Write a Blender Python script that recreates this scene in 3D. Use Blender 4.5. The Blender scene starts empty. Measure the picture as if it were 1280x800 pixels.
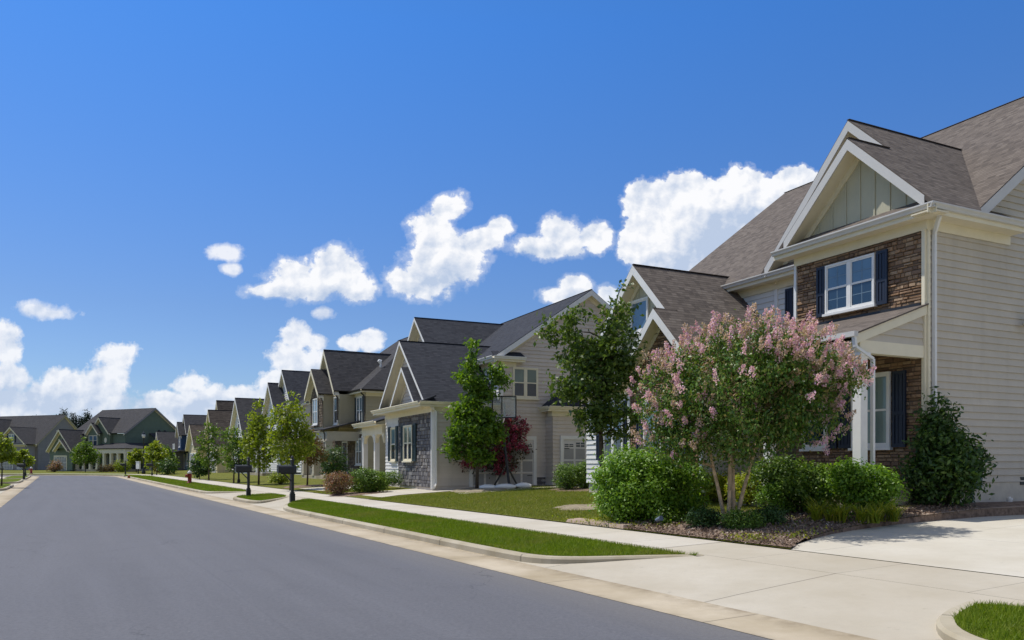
import bpy, math, random
import numpy as np
from mathutils import Vector, Matrix

rng = random.Random(11)
nr = np.random.default_rng(11)
scene = bpy.context.scene
COL = scene.collection
R = math.radians

# ------------------------------------------------------------------ materials
def lin(r, g, b):
    f = lambda c: (c / 255 / 12.92) if c / 255 <= 0.04045 else ((c / 255 + 0.055) / 1.055) ** 2.4
    return (f(r), f(g), f(b))

class NT:
    def __init__(s, name):
        s.m = bpy.data.materials.new(name); s.m.use_nodes = True
        s.t = s.m.node_tree; s.n = s.t.nodes; s.n.clear()
        s.out = s.n.new('ShaderNodeOutputMaterial')
    def a(s, typ, ins=None, **kw):
        n = s.n.new(typ)
        for k, v in kw.items(): setattr(n, k, v)
        if ins:
            for k, v in ins.items(): s.set(n.inputs[k], v)
        return n
    def set(s, sock, v):
        if isinstance(v, bpy.types.NodeSocket): s.t.links.new(v, sock)
        elif isinstance(v, (tuple, list)) and len(v) == 3 and len(sock.default_value) == 4: sock.default_value = (*v, 1)
        else: sock.default_value = v
    def math(s, op, a, b=0.0, c=0.0, clamp=False):
        n = s.a('ShaderNodeMath', {0: a, 1: b, 2: c}, operation=op, use_clamp=clamp); return n.outputs[0]
    def mix(s, f, a, b, blend='MIX'):
        n = s.a('ShaderNodeMix', data_type='RGBA', blend_type=blend)
        s.set(n.inputs[0], f); s.set(n.inputs[6], a); s.set(n.inputs[7], b); return n.outputs[2]
    def noise(s, vec, scale, detail=4, rough=.55, out=0):
        n = s.a('ShaderNodeTexNoise', {'Scale': scale, 'Detail': detail, 'Roughness': rough})
        if vec is not None: s.set(n.inputs['Vector'], vec)
        return n.outputs[out]
    def ramp(s, f, stops, interp='LINEAR'):
        n = s.a('ShaderNodeValToRGB', {0: f}); cr = n.color_ramp; cr.interpolation = interp
        while len(cr.elements) < len(stops): cr.elements.new(.5)
        for e, (p, c) in zip(cr.elements, stops):
            e.position = p; e.color = (*c, 1) if len(c) == 3 else c
        return n.outputs[0]
    def rng(s, f, a, b, c, d):
        n = s.a('ShaderNodeMapRange', {0: f, 1: a, 2: b, 3: c, 4: d}); return n.outputs[0]
    def obj(s): return s.a('ShaderNodeTexCoord').outputs['Object']
    def gen(s): return s.a('ShaderNodeNewGeometry').outputs['Position']
    def uv(s): return s.a('ShaderNodeTexCoord').outputs['UV']
    def bump(s, h, strength=.3, dist=.01):
        return s.a('ShaderNodeBump', {'Height': h, 'Strength': strength, 'Distance': dist}).outputs[0]
    def bsdf(s, col, rough=.8, spec=.3, normal=None, metal=0., **kw):
        b = s.a('ShaderNodeBsdfPrincipled', {'Base Color': col, 'Roughness': rough, 'Specular IOR Level': spec, 'Metallic': metal})
        if normal is not None: s.set(b.inputs['Normal'], normal)
        for k, v in kw.items(): s.set(b.inputs[k], v)
        return b.outputs[0]
    def done(s, sh): s.t.links.new(sh, s.out.inputs[0]); return s.m

def paint(name, col, rough=.6, var=.06, scale=3., spec=.3, metal=0., bump=0., board=0.):
    t = NT(name); p = t.gen()
    f = t.noise(p, scale, 6, .65)
    lo = tuple(c * (1 - var * 2) for c in col); hi = tuple(min(1, c * (1 + var)) for c in col)
    c = t.mix(t.rng(f, .3, .7, 0, 1), lo, hi)
    if board:
        r = t.a('ShaderNodeNewGeometry').outputs['Random Per Island']
        c = t.mix(t.math('MULTIPLY', r, board), c, tuple(x * .72 for x in col))
        mp = t.a('ShaderNodeMapping', {0: p, 'Scale': (2.2, 2.2, .22)}).outputs[0]
        c = t.mix(t.rng(t.noise(mp, 1.5, 5, .65), .52, .78, 0, .28), c, (col[0] * .62, col[1] * .60, col[2] * .55))
    nrm = t.bump(t.noise(p, scale * 25, 3), bump, .004) if bump else None
    return t.done(t.bsdf(c, rough, spec, nrm, metal))

def stone_mat(name, cols, rough=.9):
    t = NT(name); g = t.a('ShaderNodeNewGeometry')
    n = len(cols)
    c = t.ramp(g.outputs['Random Per Island'], [(i / n, cols[i]) for i in range(n)], 'CONSTANT')
    f = t.noise(g.outputs['Position'], 14, 6, .7)
    c = t.mix(t.rng(f, .25, .75, 0, .75), c, tuple(x * .55 for x in cols[n // 2]))
    b = t.bump(t.noise(g.outputs['Position'], 45, 5, .7), .6, .012)
    return t.done(t.bsdf(c, rough, .2, b))

def shingle_mat(name, cols, row=.14, wid=.32):
    t = NT(name); uv = t.uv()
    br = t.a('ShaderNodeTexBrick', {'Vector': uv, 'Scale': 1.0, 'Mortar Size': .012, 'Mortar Smooth': .3, 'Bias': 0.0,
             'Brick Width': wid, 'Row Height': row, 'Color1': (0, 0, 0), 'Color2': (1, 1, 1), 'Mortar': (.5, .5, .5)}, offset=.37, offset_frequency=3, squash=1.3, squash_frequency=2)
    v = t.a('ShaderNodeRGBToBW', {0: br.outputs['Color']}).outputs[0]
    c = t.ramp(v, [(0, cols[0]), (.35, cols[1]), (.7, cols[2]), (1, cols[3])])
    big = t.noise(uv, .55, 4)
    c = t.mix(t.rng(big, .35, .7, 0, .35), c, tuple(x * .7 for x in cols[1]))
    fine = t.noise(uv, 60, 3)
    c = t.mix(t.rng(fine, .3, .7, 0, .45), c, cols[0])
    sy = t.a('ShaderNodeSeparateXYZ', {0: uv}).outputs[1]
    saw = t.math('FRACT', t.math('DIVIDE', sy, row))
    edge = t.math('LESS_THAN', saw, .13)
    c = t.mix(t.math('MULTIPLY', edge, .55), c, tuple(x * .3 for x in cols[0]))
    h = t.math('ADD', t.math('MULTIPLY', t.math('SUBTRACT', 1., saw), .8), t.math('MULTIPLY', v, .5))
    b = t.bump(h, .55, .02)
    return t.done(t.bsdf(c, .93, .15, b))

def leaf_mat(name, cols, trans=.27, rough=.47, spec=.42):
    t = NT(name); g = t.a('ShaderNodeNewGeometry')
    n = len(cols)
    c = t.ramp(g.outputs['Random Per Island'], [(i / max(1, n - 1), cols[i]) for i in range(n)])
    big = t.noise(g.outputs['Position'], 2.2, 3)
    c = t.mix(t.rng(big, .35, .68, 0, .5), c, tuple(x * .72 for x in cols[0]))
    p = t.bsdf(c, rough, spec)
    tc = t.mix(1.0, c, (1.7, 1.75, .7), 'MULTIPLY')
    tr = t.a('ShaderNodeBsdfTranslucent', {0: tc}).outputs[0]
    m = t.a('ShaderNodeMixShader', {0: trans}); t.set(m.inputs[1], p); t.set(m.inputs[2], tr)
    return t.done(m.outputs[0])

def concrete_mat(name, col, joint=True, stain=.12, jw=.006, dirt=False):
    """uv is in joint units: a joint at every whole number"""
    t = NT(name); p = t.gen()
    f = t.noise(p, .7, 6, .6); f2 = t.noise(p, 9, 5, .7); f3 = t.noise(p, 160, 2)
    c = t.mix(t.rng(f, .35, .68, 0, 1), tuple(x * (1 + stain * .35) for x in col), (col[0] * (1 - stain), col[1] * (1 - stain * 1.15), col[2] * (1 - stain * 1.5)))
    c = t.mix(t.rng(f2, .5, .8, 0, .3), c, tuple(x * .74 for x in col))
    c = t.mix(t.rng(f3, .4, .75, 0, .3), c, tuple(x * .6 for x in col))
    spots = t.noise(p, 5.5, 3, .5); c = t.mix(t.rng(spots, .70, .76, 0, .38), c, tuple(x * .45 for x in col))
    wide = t.noise(p, .28, 5, .65); c = t.mix(t.rng(wide, .42, .7, 0, .45), c, (col[0] * .80, col[1] * .755, col[2] * .68))
    h = t.math('MULTIPLY', f3, .4)
    if dirt:
        uvy = t.a('ShaderNodeSeparateXYZ', {0: t.uv()}).outputs[1]; dn = t.noise(p, 3.2, 5, .7)
        c = t.mix(t.math('MULTIPLY', t.rng(uvy, .52, .80, 0, 1), t.rng(dn, .38, .62, .1, .75)), c, (.20, .155, .10)); c = t.mix(t.math('MULTIPLY', t.rng(uvy, .30, .20, 0, 1), t.rng(dn, .4, .6, 0, .6)), c, (.24, .20, .15))
    if joint:
        s = t.a('ShaderNodeSeparateXYZ', {0: t.uv()})
        m = None
        for i in (0, 1):
            fr = t.math('FRACT', t.math('ADD', s.outputs[i], .5))
            d = t.math('ABSOLUTE', t.math('SUBTRACT', fr, .5))
            e = t.math('LESS_THAN', d, jw)
            m = e if m is None else t.math('MAXIMUM', m, e)
        c = t.mix(t.math('MULTIPLY', m, .6), c, tuple(x * .25 for x in col))
    return t.done(t.bsdf(c, .9, .25, t.bump(h, .25, .004)))

def grass_ground_mat(name, c1, c2, c3):
    t = NT(name); p = t.gen()
    a = t.noise(p, .35, 5, .6); b = t.noise(p, 3.5, 6, .7); d = t.noise(p, 55, 4, .7)
    c = t.mix(t.rng(a, .35, .65, 0, 1), c1, c2)
    c = t.mix(t.rng(b, .45, .75, 0, .6), c, c3)
    c = t.mix(t.rng(d, .35, .7, 0, .55), c, tuple(x * .45 for x in c1))
    return t.done(t.bsdf(c, .95, .1, t.bump(d, .9, .04)))

def asphalt_mat():
    t = NT('asphalt'); uv = t.uv(); p = t.gen()
    mp = t.a('ShaderNodeMapping', {0: uv, 'Scale': (.06, 1.1, 1)}).outputs[0]
    streak = t.noise(mp, 1.6, 5, .6); big = t.noise(p, .16, 4, .6); g1 = t.noise(p, 70, 4, .8); g2 = t.noise(p, 240, 2)
    base = (.124, .126, .143)
    c = t.mix(t.rng(streak, .3, .7, 0, 1), tuple(x * .86 for x in base), tuple(x * 1.12 for x in base))
    c = t.mix(t.rng(big, .38, .66, 0, .55), c, (.140, .139, .152))
    c = t.mix(t.rng(g1, .50, .74, 0, .6), c, (.20, .197, .20))
    c = t.mix(t.rng(g2, .52, .74, 0, .65), c, (.045, .045, .052))
    mid = t.noise(p, 21, 5, .75); c = t.mix(t.rng(mid, .42, .66, 0, .55), c, (.072, .073, .083)); c = t.mix(t.rng(t.noise(p, 11, 2), .74, .78, 0, .5), c, (.26, .26, .26))
    med = t.noise(p, 1.3, 6, .72); c = t.mix(t.rng(med, .55, .72, 0, .28), c, (.075, .076, .086))
    tt = t.a('ShaderNodeSeparateXYZ', {0: uv}).outputs[1]
    wob = t.math('MULTIPLY', t.math('SUBTRACT', t.noise(mp, 6., 3), .5), .10)
    seam = t.math('LESS_THAN', t.math('ABSOLUTE', t.math('SUBTRACT', t.math('ADD', tt, wob), 1.92)), .011)
    c = t.mix(t.math('MULTIPLY', seam, .12), c, (.05, .05, .058))
    dust = t.math('MULTIPLY', t.rng(t.math('ADD', tt, t.math('MULTIPLY', wob, 4.)), 4.7, 5.6, 0, .4), t.rng(g1, .35, .6, .3, 1))
    c = t.mix(dust, c, (.24, .215, .175))
    vo = t.a('ShaderNodeTexVoronoi', {'Vector': t.a('ShaderNodeVectorMath', {0: p, 1: t.noise(p, 1.6, 4, .6, 1)}, operation='ADD').outputs[0], 'Scale': .23}, feature='DISTANCE_TO_EDGE').outputs['Distance']
    crack = t.math('MULTIPLY', t.math('LESS_THAN', vo, .0022), t.rng(big, .5, .56, 0, .5))
    c = t.mix(crack, c, (.04, .04, .045))
    return t.done(t.bsdf(c, .82, .35, t.bump(g1, .35, .006)))

def glass_mat(name, col, rough=.05, spec=.6):
    t = NT(name); p = t.gen()
    f = t.noise(p, .9, 2)
    c = t.mix(t.rng(f, .3, .7, 0, 1), col, tuple(x * .6 for x in col))
    return t.done(t.bsdf(c, rough, spec, t.bump(t.noise(p, 1.1, 1), .012, .05), **{'Coat Weight': .6, 'Coat Roughness': .03}))

M = {}
M['white'] = paint('white_trim_paint', (.80, .79, .76), .5, .03)
M['cream_trim'] = paint('cream_trim_paint', (.80, .73, .55), .55, .03)
M['cream_soffit'] = paint('cream_soffit_paint', (.78, .705, .53), .6, .03)
M['tan_trim'] = paint('tan_trim_paint', (.52, .47, .37), .6, .04)
M['cream_siding'] = paint('cream_lap_siding', (.60, .54, .44), .65, .04, 1.6, bump=.05, board=.28)
M['sage_board'] = paint('sage_board_siding', (.54, .51, .37), .65, .04, 1.6, board=.28)
M['white_siding'] = paint('white_lap_siding', (.74, .73, .70), .65, .03, 1.6, board=.28)
M['grey_siding'] = paint('greige_lap_siding', (.66, .585, .51), .65, .04, 1.6, board=.28)
M['tan_siding'] = paint('tan_lap_siding', (.44, .385, .26), .65, .04, 1.6, board=.28)
M['blue_siding'] = paint('navy_blue_siding', (.035, .075, .16), .6, .05, 1.6, board=.28)
M['green_siding'] = paint('dark_green_siding', (.16, .20, .135), .65, .05, 1.6, board=.28)
M['taupe_siding'] = paint('taupe_grey_siding', (.31, .285, .28), .65, .05, 1.6, board=.28)
M['yellow_siding'] = paint('pale_yellow_siding', (.66, .57, .34), .65, .04, 1.6, board=.28)
M['gutter'] = paint('pale_grey_gutter', (.62, .60, .56), .4, .03, 2, .5)
M['black_metal'] = paint('black_metal', (.018, .019, .022), .45, .1, 5, .5)
M['dark_gutter'] = paint('dark_bronze_gutter', (.035, .03, .028), .4, .1, 2, .5)
M['navy_shutter'] = paint('navy_shutter_paint', (.018, .026, .048), .5, .08, 4, .4)
M['teal_shutter'] = paint('dark_teal_shutter_paint', (.02, .042, .05), .5, .08, 4, .4)
M['door_dark'] = paint('dark_door_paint', (.03, .022, .02), .4, .1, 3, .5)
M['garage_door'] = paint('garage_door_paint', (.66, .64, .62), .55, .03, 3)
M['garage_panel'] = paint('garage_panel_paint', (.33, .325, .325), .6, .03, 3)
M['found'] = paint('parged_foundation', (.60, .55, .45), .85, .08, 2.5, bump=.2)
M['brown_stone'] = stone_mat('brown_ledgestone', [(.30, .18, .10), (.40, .26, .155), (.21, .13, .08), (.47, .335, .22), (.33, .215, .135), (.25, .165, .115), (.44, .28, .17), (.17, .11, .08)])
M['grey_stone'] = stone_mat('blue_grey_fieldstone', [(.13, .13, .15), (.24, .23, .235), (.06, .06, .075), (.36, .34, .32), (.10, .095, .105), (.20, .17, .15), (.16, .155, .17)])
M['tan_stone'] = stone_mat('tan_fieldstone', [(.21, .165, .115), (.28, .22, .155), (.15, .12, .09), (.34, .275, .205), (.18, .14, .115)])
M['mortar'] = paint('dark_mortar', (.13, .105, .08), .95, .1, 8)
M['brown_shingle'] = shingle_mat('weathered_brown_shingles', [(.095, .080, .071), (.150, .126, .109), (.185, .156, .134), (.225, .192, .165)], .125, .17)
M['slate_shingle'] = shingle_mat('dark_slate_shingles', [(.032, .034, .043), (.046, .049, .060), (.054, .058, .070), (.066, .069, .082)], .13, .19)
M['char_shingle'] = shingle_mat('charcoal_shingles', [(.045, .044, .047), (.062, .060, .064), (.073, .071, .075), (.088, .085, .088)], .14, .22)
M['umber_shingle'] = shingle_mat('umber_shingles', [(.045, .036, .030), (.082, .066, .055), (.105, .086, .072), (.13, .108, .09)])
M['pane_dark'] = glass_mat('dark_window_glass', (.022, .05, .085))
M['pane_blind'] = glass_mat('blind_backed_window_glass', (.12, .22, .31), .10)
M['pane_green'] = glass_mat('pale_green_window_glass', (.16, .24, .22), .10)
M['muntin'] = paint('inner_grille', (.16, .24, .32), .6, .02)
M['bark'] = paint('grey_brown_bark', (.105, .082, .062), .9, .25, 12, .1, bump=.8)
M['crape_bark'] = paint('smooth_tan_crape_bark', (.60, .44, .27), .7, .3, 7, .2, bump=.25)
M['concrete'] = concrete_mat('driveway_concrete', (.50, .455, .375), jw=.004)
M['bright_concrete'] = concrete_mat('new_driveway_concrete', (.585, .55, .475), jw=.002)
M['walk_concrete'] = concrete_mat('sidewalk_concrete', (.56, .52, .45), jw=.006)
M['kerb_concrete'] = concrete_mat('kerb_concrete', (.46, .415, .325), stain=.34, jw=.007)
M['gutter_concrete'] = concrete_mat('gutter_pan_concrete', (.50, .43, .325), stain=.28, jw=.004, dirt=True)
M['asphalt'] = asphalt_mat()
M['lawn'] = grass_ground_mat('sunny_lawn', (.145, .165, .026), (.18, .185, .036), (.22, .185, .065))
M['verge'] = grass_ground_mat('mown_verge', (.115, .165, .012), (.14, .18, .016), (.17, .18, .03))
M['field'] = grass_ground_mat('rough_grass', (.06, .09, .02), (.07, .10, .024), (.09, .10, .04))
M['mulch'] = paint('pine_bark_mulch', (.25, .18, .135), .95, .3, 9, .1, bump=.9)
M['edging'] = paint('reddish_concrete_edging', (.42, .32, .25), .9, .15, 3, .2, bump=.3)
def grass_mat(name, cols):
    t = NT(name); g = t.a('ShaderNodeNewGeometry'); n = len(cols)
    c = t.ramp(g.outputs['Random Per Island'], [(i / (n - 1), cols[i]) for i in range(n)])
    pn = t.noise(g.outputs['Position'], .9, 4, .65); c = t.mix(t.rng(pn, .48, .68, 0, .6), c, (.27, .24, .07)); pn2 = t.noise(g.outputs['Position'], .33, 3); c = t.mix(t.rng(pn2, .5, .7, 0, .4), c, cols[0])
    p = t.bsdf(c, .55, .25)
    tr = t.a('ShaderNodeBsdfTranslucent', {0: t.mix(1., c, (1.4, 1.5, .6), 'MULTIPLY')}).outputs[0]
    m = t.a('ShaderNodeMixShader', {0: .35}); t.set(m.inputs[1], p); t.set(m.inputs[2], tr)
    return t.done(m.outputs[0])
M['blade'] = grass_mat('verge_grass_blades', [(.105, .165, .007), (.165, .24, .012), (.23, .285, .022), (.13, .20, .008)])
M['lawn_blade'] = grass_mat('lawn_grass_blades', [(.14, .185, .02), (.20, .24, .03), (.29, .27, .07), (.16, .205, .024)])
M['chip'] = stone_mat('mulch_chips', [(.28, .20, .15), (.40, .30, .23), (.18, .12, .09), (.52, .44, .36), (.33, .23, .17)])
# ------------------------------------------------------------------ objects
def root_z(o):
    z = 0.
    while o is not None:
        z += o.location.z; o = o.parent
    return z

def thing(name, label, cat, loc=(0, 0, 0), rotz=0., group=None):
    o = bpy.data.objects.new(name, None); COL.objects.link(o)
    o.empty_display_size = .3; o.location = loc; o.rotation_euler = (0, 0, rotz)
    o['label'] = label; o['category'] = cat
    if group: o['group'] = group
    return o

def tag(o, label=None, cat=None, group=None, kind=None):
    if label: o['label'] = label
    if cat: o['category'] = cat
    if group: o['group'] = group
    if kind: o['kind'] = kind
    return o

def copy_tree(o, parent=None):
    c = o.copy(); COL.objects.link(c)
    if parent is not None: c.parent = parent
    for ch in list(o.children): copy_tree(ch, c)
    return c

class MB:
    def __init__(s): s.v = []; s.f = []; s.uv = []
    def face(s, pts, uv=None):
        i = len(s.v); s.v += [tuple(p) for p in pts]; s.f.append(tuple(range(i, i + len(pts))))
        s.uv += uv if uv else [(.05, .07)] * len(pts)
    def hexa(s, b, t):
        """b, t: four bottom and four top points, counter-clockwise seen from above"""
        i = len(s.v); s.v += [tuple(p) for p in b] + [tuple(p) for p in t]
        for f in ((3, 2, 1, 0), (4, 5, 6, 7), (0, 1, 5, 4), (1, 2, 6, 5), (2, 3, 7, 6), (3, 0, 4, 7)):
            s.f.append(tuple(i + k for k in f)); s.uv += [(.05, .07)] * 4
    def box(s, x0, x1, y0, y1, z0, z1):
        s.hexa([(x0, y0, z0), (x1, y0, z0), (x1, y1, z0), (x0, y1, z0)], [(x0, y0, z1), (x1, y0, z1), (x1, y1, z1), (x0, y1, z1)])
    def beam(s, p, q, w, h, up=(0, 0, 1)):
        p, q, up = Vector(p), Vector(q), Vector(up); d = (q - p).normalized()
        sd = d.cross(up).normalized() * w / 2; u = sd.cross(d).normalized() * h / 2
        s.hexa([p - sd - u, p + sd - u, q + sd - u, q - sd - u], [p - sd + u, p + sd + u, q + sd + u, q - sd + u])
    def slab(s, pts, th, edge=None):
        """roof slab: pts counter-clockwise seen from above; uv in metres along and up the slope"""
        P = [Vector(p) for p in pts]; n = Vector((0, 0, 0))
        for i in range(len(P)): n += (P[i] - P[0]).cross(P[(i + 1) % len(P)] - P[0])
        n.normalize()
        if n.z < 0: n = -n; P.reverse()
        e = Vector((0, 0, 1)).cross(n)
        e = e.normalized() if e.length > 1e-4 else Vector((1, 0, 0)); u = n.cross(e)
        s.face(P, [(p.dot(e), p.dot(u)) for p in P])
        Q = [p - n * th for p in P]; s.face(Q[::-1])
        for i in range(len(P)):
            j = (i + 1) % len(P); s.face([P[j], P[i], Q[i], Q[j]])
    def tube(s, pts, rad, n=8, cap=True):
        pts = [Vector(p) for p in pts]
        if not hasattr(rad, '__len__'): rad = [rad] * len(pts)
        base = len(s.v); up = Vector((0, 0, 1))
        for k, p in enumerate(pts):
            d = (pts[min(k + 1, len(pts) - 1)] - pts[max(k - 1, 0)]).normalized()
            a = d.cross(up)
            if a.length < .05: a = d.cross(Vector((1, 0, 0)))
            a.normalize(); b = d.cross(a)
            for i in range(n):
                w = 2 * math.pi * i / n; s.v.append(tuple(p + a * rad[k] * math.cos(w) + b * rad[k] * math.sin(w)))
        for k in range(len(pts) - 1):
            for i in range(n):
                j = (i + 1) % n; o = base + k * n
                s.f.append((o + i, o + j, o + n + j, o + n + i)); s.uv += [(0, 0)] * 4
        if cap:
            s.f.append(tuple(base + i for i in range(n))[::-1]); s.uv += [(0, 0)] * n
            o = base + (len(pts) - 1) * n
            s.f.append(tuple(o + i for i in range(n))); s.uv += [(0, 0)] * n
    def lathe(s, prof, n=16, c=(0, 0)):
        """prof: (radius, z) pairs round a vertical axis"""
        base = len(s.v)
        for r, z in prof:
            for i in range(n):
                w = 2 * math.pi * i / n; s.v.append((c[0] + r * math.cos(w), c[1] + r * math.sin(w), z))
        for k in range(len(prof) - 1):
            for i in range(n):
                j = (i + 1) % n; o = base + k * n
                s.f.append((o + i, o + j, o + n + j, o + n + i)); s.uv += [(0, 0)] * 4
        s.f.append(tuple(base + i for i in range(n))[::-1]); s.uv += [(0, 0)] * n
        o = base + (len(prof) - 1) * n
        s.f.append(tuple(o + i for i in range(n))); s.uv += [(0, 0)] * n
    def build(s, name, mat, parent=None, smooth=False, absz=True):
        dz = root_z(parent) if (parent is not None and absz) else 0.
        me = bpy.data.meshes.new(name)
        me.from_pydata([(x, y, z - dz) for x, y, z in s.v], [], s.f)
        l = me.uv_layers.new(name='UVMap'); l.data.foreach_set('uv', np.array(s.uv, dtype=np.float32).ravel())
        me.materials.append(M[mat] if isinstance(mat, str) else mat)
        if smooth: me.polygons.foreach_set('use_smooth', [True] * len(me.polygons))
        me.update()
        o = bpy.data.objects.new(name, me); COL.objects.link(o)
        if parent is not None: o.parent = parent
        return o

def np_obj(name, verts, k, mat, parent=None):
    """verts (N*k,3): N separate k-gons"""
    verts = np.asarray(verts, dtype=np.float32); nv = len(verts); nf = nv // k
    me = bpy.data.meshes.new(name)
    me.vertices.add(nv); me.vertices.foreach_set('co', verts.ravel())
    me.loops.add(nv); me.loops.foreach_set('vertex_index', np.arange(nv, dtype=np.int32))
    me.polygons.add(nf)
    me.polygons.foreach_set('loop_start', np.arange(0, nv, k, dtype=np.int32))
    me.polygons.foreach_set('loop_total', np.full(nf, k, dtype=np.int32))
    me.materials.append(M[mat] if isinstance(mat, str) else mat)
    me.update(); me.validate()
    o = bpy.data.objects.new(name, me); COL.objects.link(o)
    if parent is not None: o.parent = parent
    return o

# street frame: s metres along the street away from the camera, t metres to its right
TH = R(29.6); S_ = (-math.sin(TH), math.cos(TH)); T_ = (math.cos(TH), math.sin(TH))
def W(s, t, z=0.): return (s * S_[0] + t * T_[0], s * S_[1] + t * T_[1], z)
def to_st(X, Y): return X * S_[0] + Y * S_[1], X * T_[0] + Y * T_[1]
def zg(t):
    """height of the plots on the right-hand side"""
    if t < 6.35: return 0.
    if t < 8.6: return .13 + .02 * (t - 6.35)
    if t < 10: return .19 + .025 * (t - 8.6)
    if t < 17: return .25 + .05 * (t - 10)
    return .6
def zxy(X, Y): return zg(to_st(X, Y)[1])
def za(t):
    """concrete apron between the gutter and the plots"""
    if t < 6.35: return .012
    if t < 8.6: return .02 + (t - 6.35) / 2.25 * .17
    return .19 + .025 * (t - 8.6)
# ------------------------------------------------------------------ the ground
def sheet(name, rows, mat, us=1., ut=1., kind='structure'):
    """rows: list of (t, s_list, z) -> strips between successive rows; uv = (s/us, t/ut)"""
    mb = MB()
    for (t0, s0, z0), (t1, s1, z1) in zip(rows[:-1], rows[1:]):
        for i in range(len(s0) - 1):
            q = [(s0[i], t0, z0), (s0[i], t0, z0)]
            a, b, c, d = (s0[i], t0, z0), (s0[i + 1], t0, z0), (s1[i + 1], t1, z1), (s1[i], t1, z1)
            mb.face([W(*p) for p in (d, c, b, a)], [(p[0] / us, p[1] / ut) for p in (d, c, b, a)])
    o = mb.build(name, mat); o['kind'] = kind; return o

def poly_sheet(name, st, z, mat, us=1., ut=1.):
    mb = MB(); mb.face([W(s, t, z) for s, t in st], [(s / us, t / ut) for s, t in st])
    o = mb.build(name, mat); o['kind'] = 'structure'; return o

mb = MB(); G0 = 1500
mb.face([(-G0, -G0, -.25), (G0, -G0, -.25), (G0, G0, -.25), (-G0, G0, -.25)])
mb.build('ground', 'field')['kind'] = 'structure'

# road: straight, then bending to the left
def arc(cs, ct, r, a0, a1, n=14): return [(cs + r * math.sin(R(a0 + (a1 - a0) * i / n)), ct + r * math.cos(R(a0 + (a1 - a0) * i / n))) for i in range(n + 1)]
RE, LE = 5.6, -1.75
outer = [(-30, RE)] + arc(98, -14.4, 20, 0, 90) + [(118, -70)]
inner = [(109, -70)] + arc(105, -5.75, 4, 90, 0) + [(-30, LE)]
mb = MB()
cl = np.linspace(-30, 98, 30)
for a, b in zip(cl[:-1], cl[1:]):
    q = [(a, LE), (a, RE), (b, RE), (b, LE)]; mb.face([W(s, t, 0) for s, t in q], [(s, t) for s, t in q])
ao = arc(98, -14.4, 20, 0, 90); ai = [(98 + 7 * i / 5, LE) for i in range(5)] + arc(105, -5.75, 4, 0, 90, 9)
ai = ai[:len(ao)]
while len(ai) < len(ao): ai.append(ai[-1])
for i in range(len(ao) - 1):
    q = [ai[i], ao[i], ao[i + 1], ai[i + 1]]; mb.face([W(s, t, 0) for s, t in q], [(s, t) for s, t in q])
q = [ai[-1], ao[-1], (118, -70), (109, -70)]; mb.face([W(s, t, 0) for s, t in q], [(s, t) for s, t in q])
mb.build('road', 'asphalt')['kind'] = 'structure'

def ribbon(name, line, w0, w1, z0, z1, mat, us=3., step=None):
    """strip beside a line of (s,t) points, from offset w0 to w1 on its left-hand normal"""
    mb = MB(); acc = 0.
    P = [Vector((s, t)) for s, t in line]; N = []
    for i in range(len(P)):
        d = (P[min(i + 1, len(P) - 1)] - P[max(i - 1, 0)]).normalized(); N.append(Vector((-d.y, d.x)))
    for i in range(len(P) - 1):
        L = (P[i + 1] - P[i]).length
        a, b = P[i] + N[i] * w0, P[i] + N[i] * w1; c, d = P[i + 1] + N[i + 1] * w1, P[i + 1] + N[i + 1] * w0
        pts = [(a, z0), (d, z0), (c, z1), (b, z1)]
        uvs = [(acc / us, .2), ((acc + L) / us, .2), ((acc + L) / us, .8), (acc / us, .8)]
        mb.face([W(p.x, p.y, z) for p, z in pts][::-1], uvs[::-1]); acc += L
    o = mb.build(name, mat); o['kind'] = 'structure'; return o
ol = [(s, RE) for s in np.arange(-30, 98, 3.0)] + ao
ribbon('gutter_pan', ol, 0, .78, .004, .016, 'gutter_concrete')
il = [(s, LE) for s in np.arange(-30, 105, 3.0)] + arc(105, -5.75, 4, 0, 90, 9)
ribbon('gutter_pan', il, -.78, 0, .016, .004, 'gutter_concrete')

# concrete apron, pavement and plots on the right
sl = list(np.arange(-30, 101, 2.0))
sheet('driveway_apron', [(6.37, sl, .016), (6.9, sl, za(6.9)), (7.7, sl, za(7.7)), (8.58, sl, za(8.58))], 'concrete', 3.4, 50.)
sheet('sidewalk', [(8.58, sl, za(8.6)), (10.0, sl, za(10.0))], 'concrete', 1.7, 50.)
# bright poured strip of pavement beyond the first driveway
s2 = list(np.arange(10.2, 100, 1.6))
sheet('sidewalk', [(8.6, s2, za(8.6) + .004), (9.98, s2, za(9.98) + .004)], 'walk_concrete', 1.6, 50.)

def drive_left(t):
    pts = [(10, 8.75), (10.6, 9.15), (11.3, 9.45), (12.2, 9.75), (13, 9.9), (14.2, 10.02), (15.2, 10.0), (17, 9.85), (20, 9.7), (26, 9.4), (60, 8)]
    for (a, x), (b, y) in zip(pts[:-1], pts[1:]):
        if a <= t <= b: return x + (y - x) * (t - a) / (b - a)
    return pts[0][1]
ts = [10, 10.6, 11.3, 12.2, 13, 14.2, 15.2, 17, 20, 26]
zd = lambda t: .235 + .030 * (min(t, 17) - 10)
sheet('driveway', [(t, list(np.linspace(-9, drive_left(t), 6)), zd(t) - .002) for t in ts], 'bright_concrete', 4.2, 4.4)
tl = [10, 10.6, 11.3, 12.2, 13, 14.2, 15.2, 17, 20, 26, 60]
def lrow(t):
    a = drive_left(t); return [a] + list(np.linspace(a + .6, 30, 12)) + list(np.linspace(32, 170, 20))
sheet('lawn', [(t, lrow(t), zg(t) + (.0 if t > 10 else -.005)) for t in tl], 'lawn')
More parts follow.
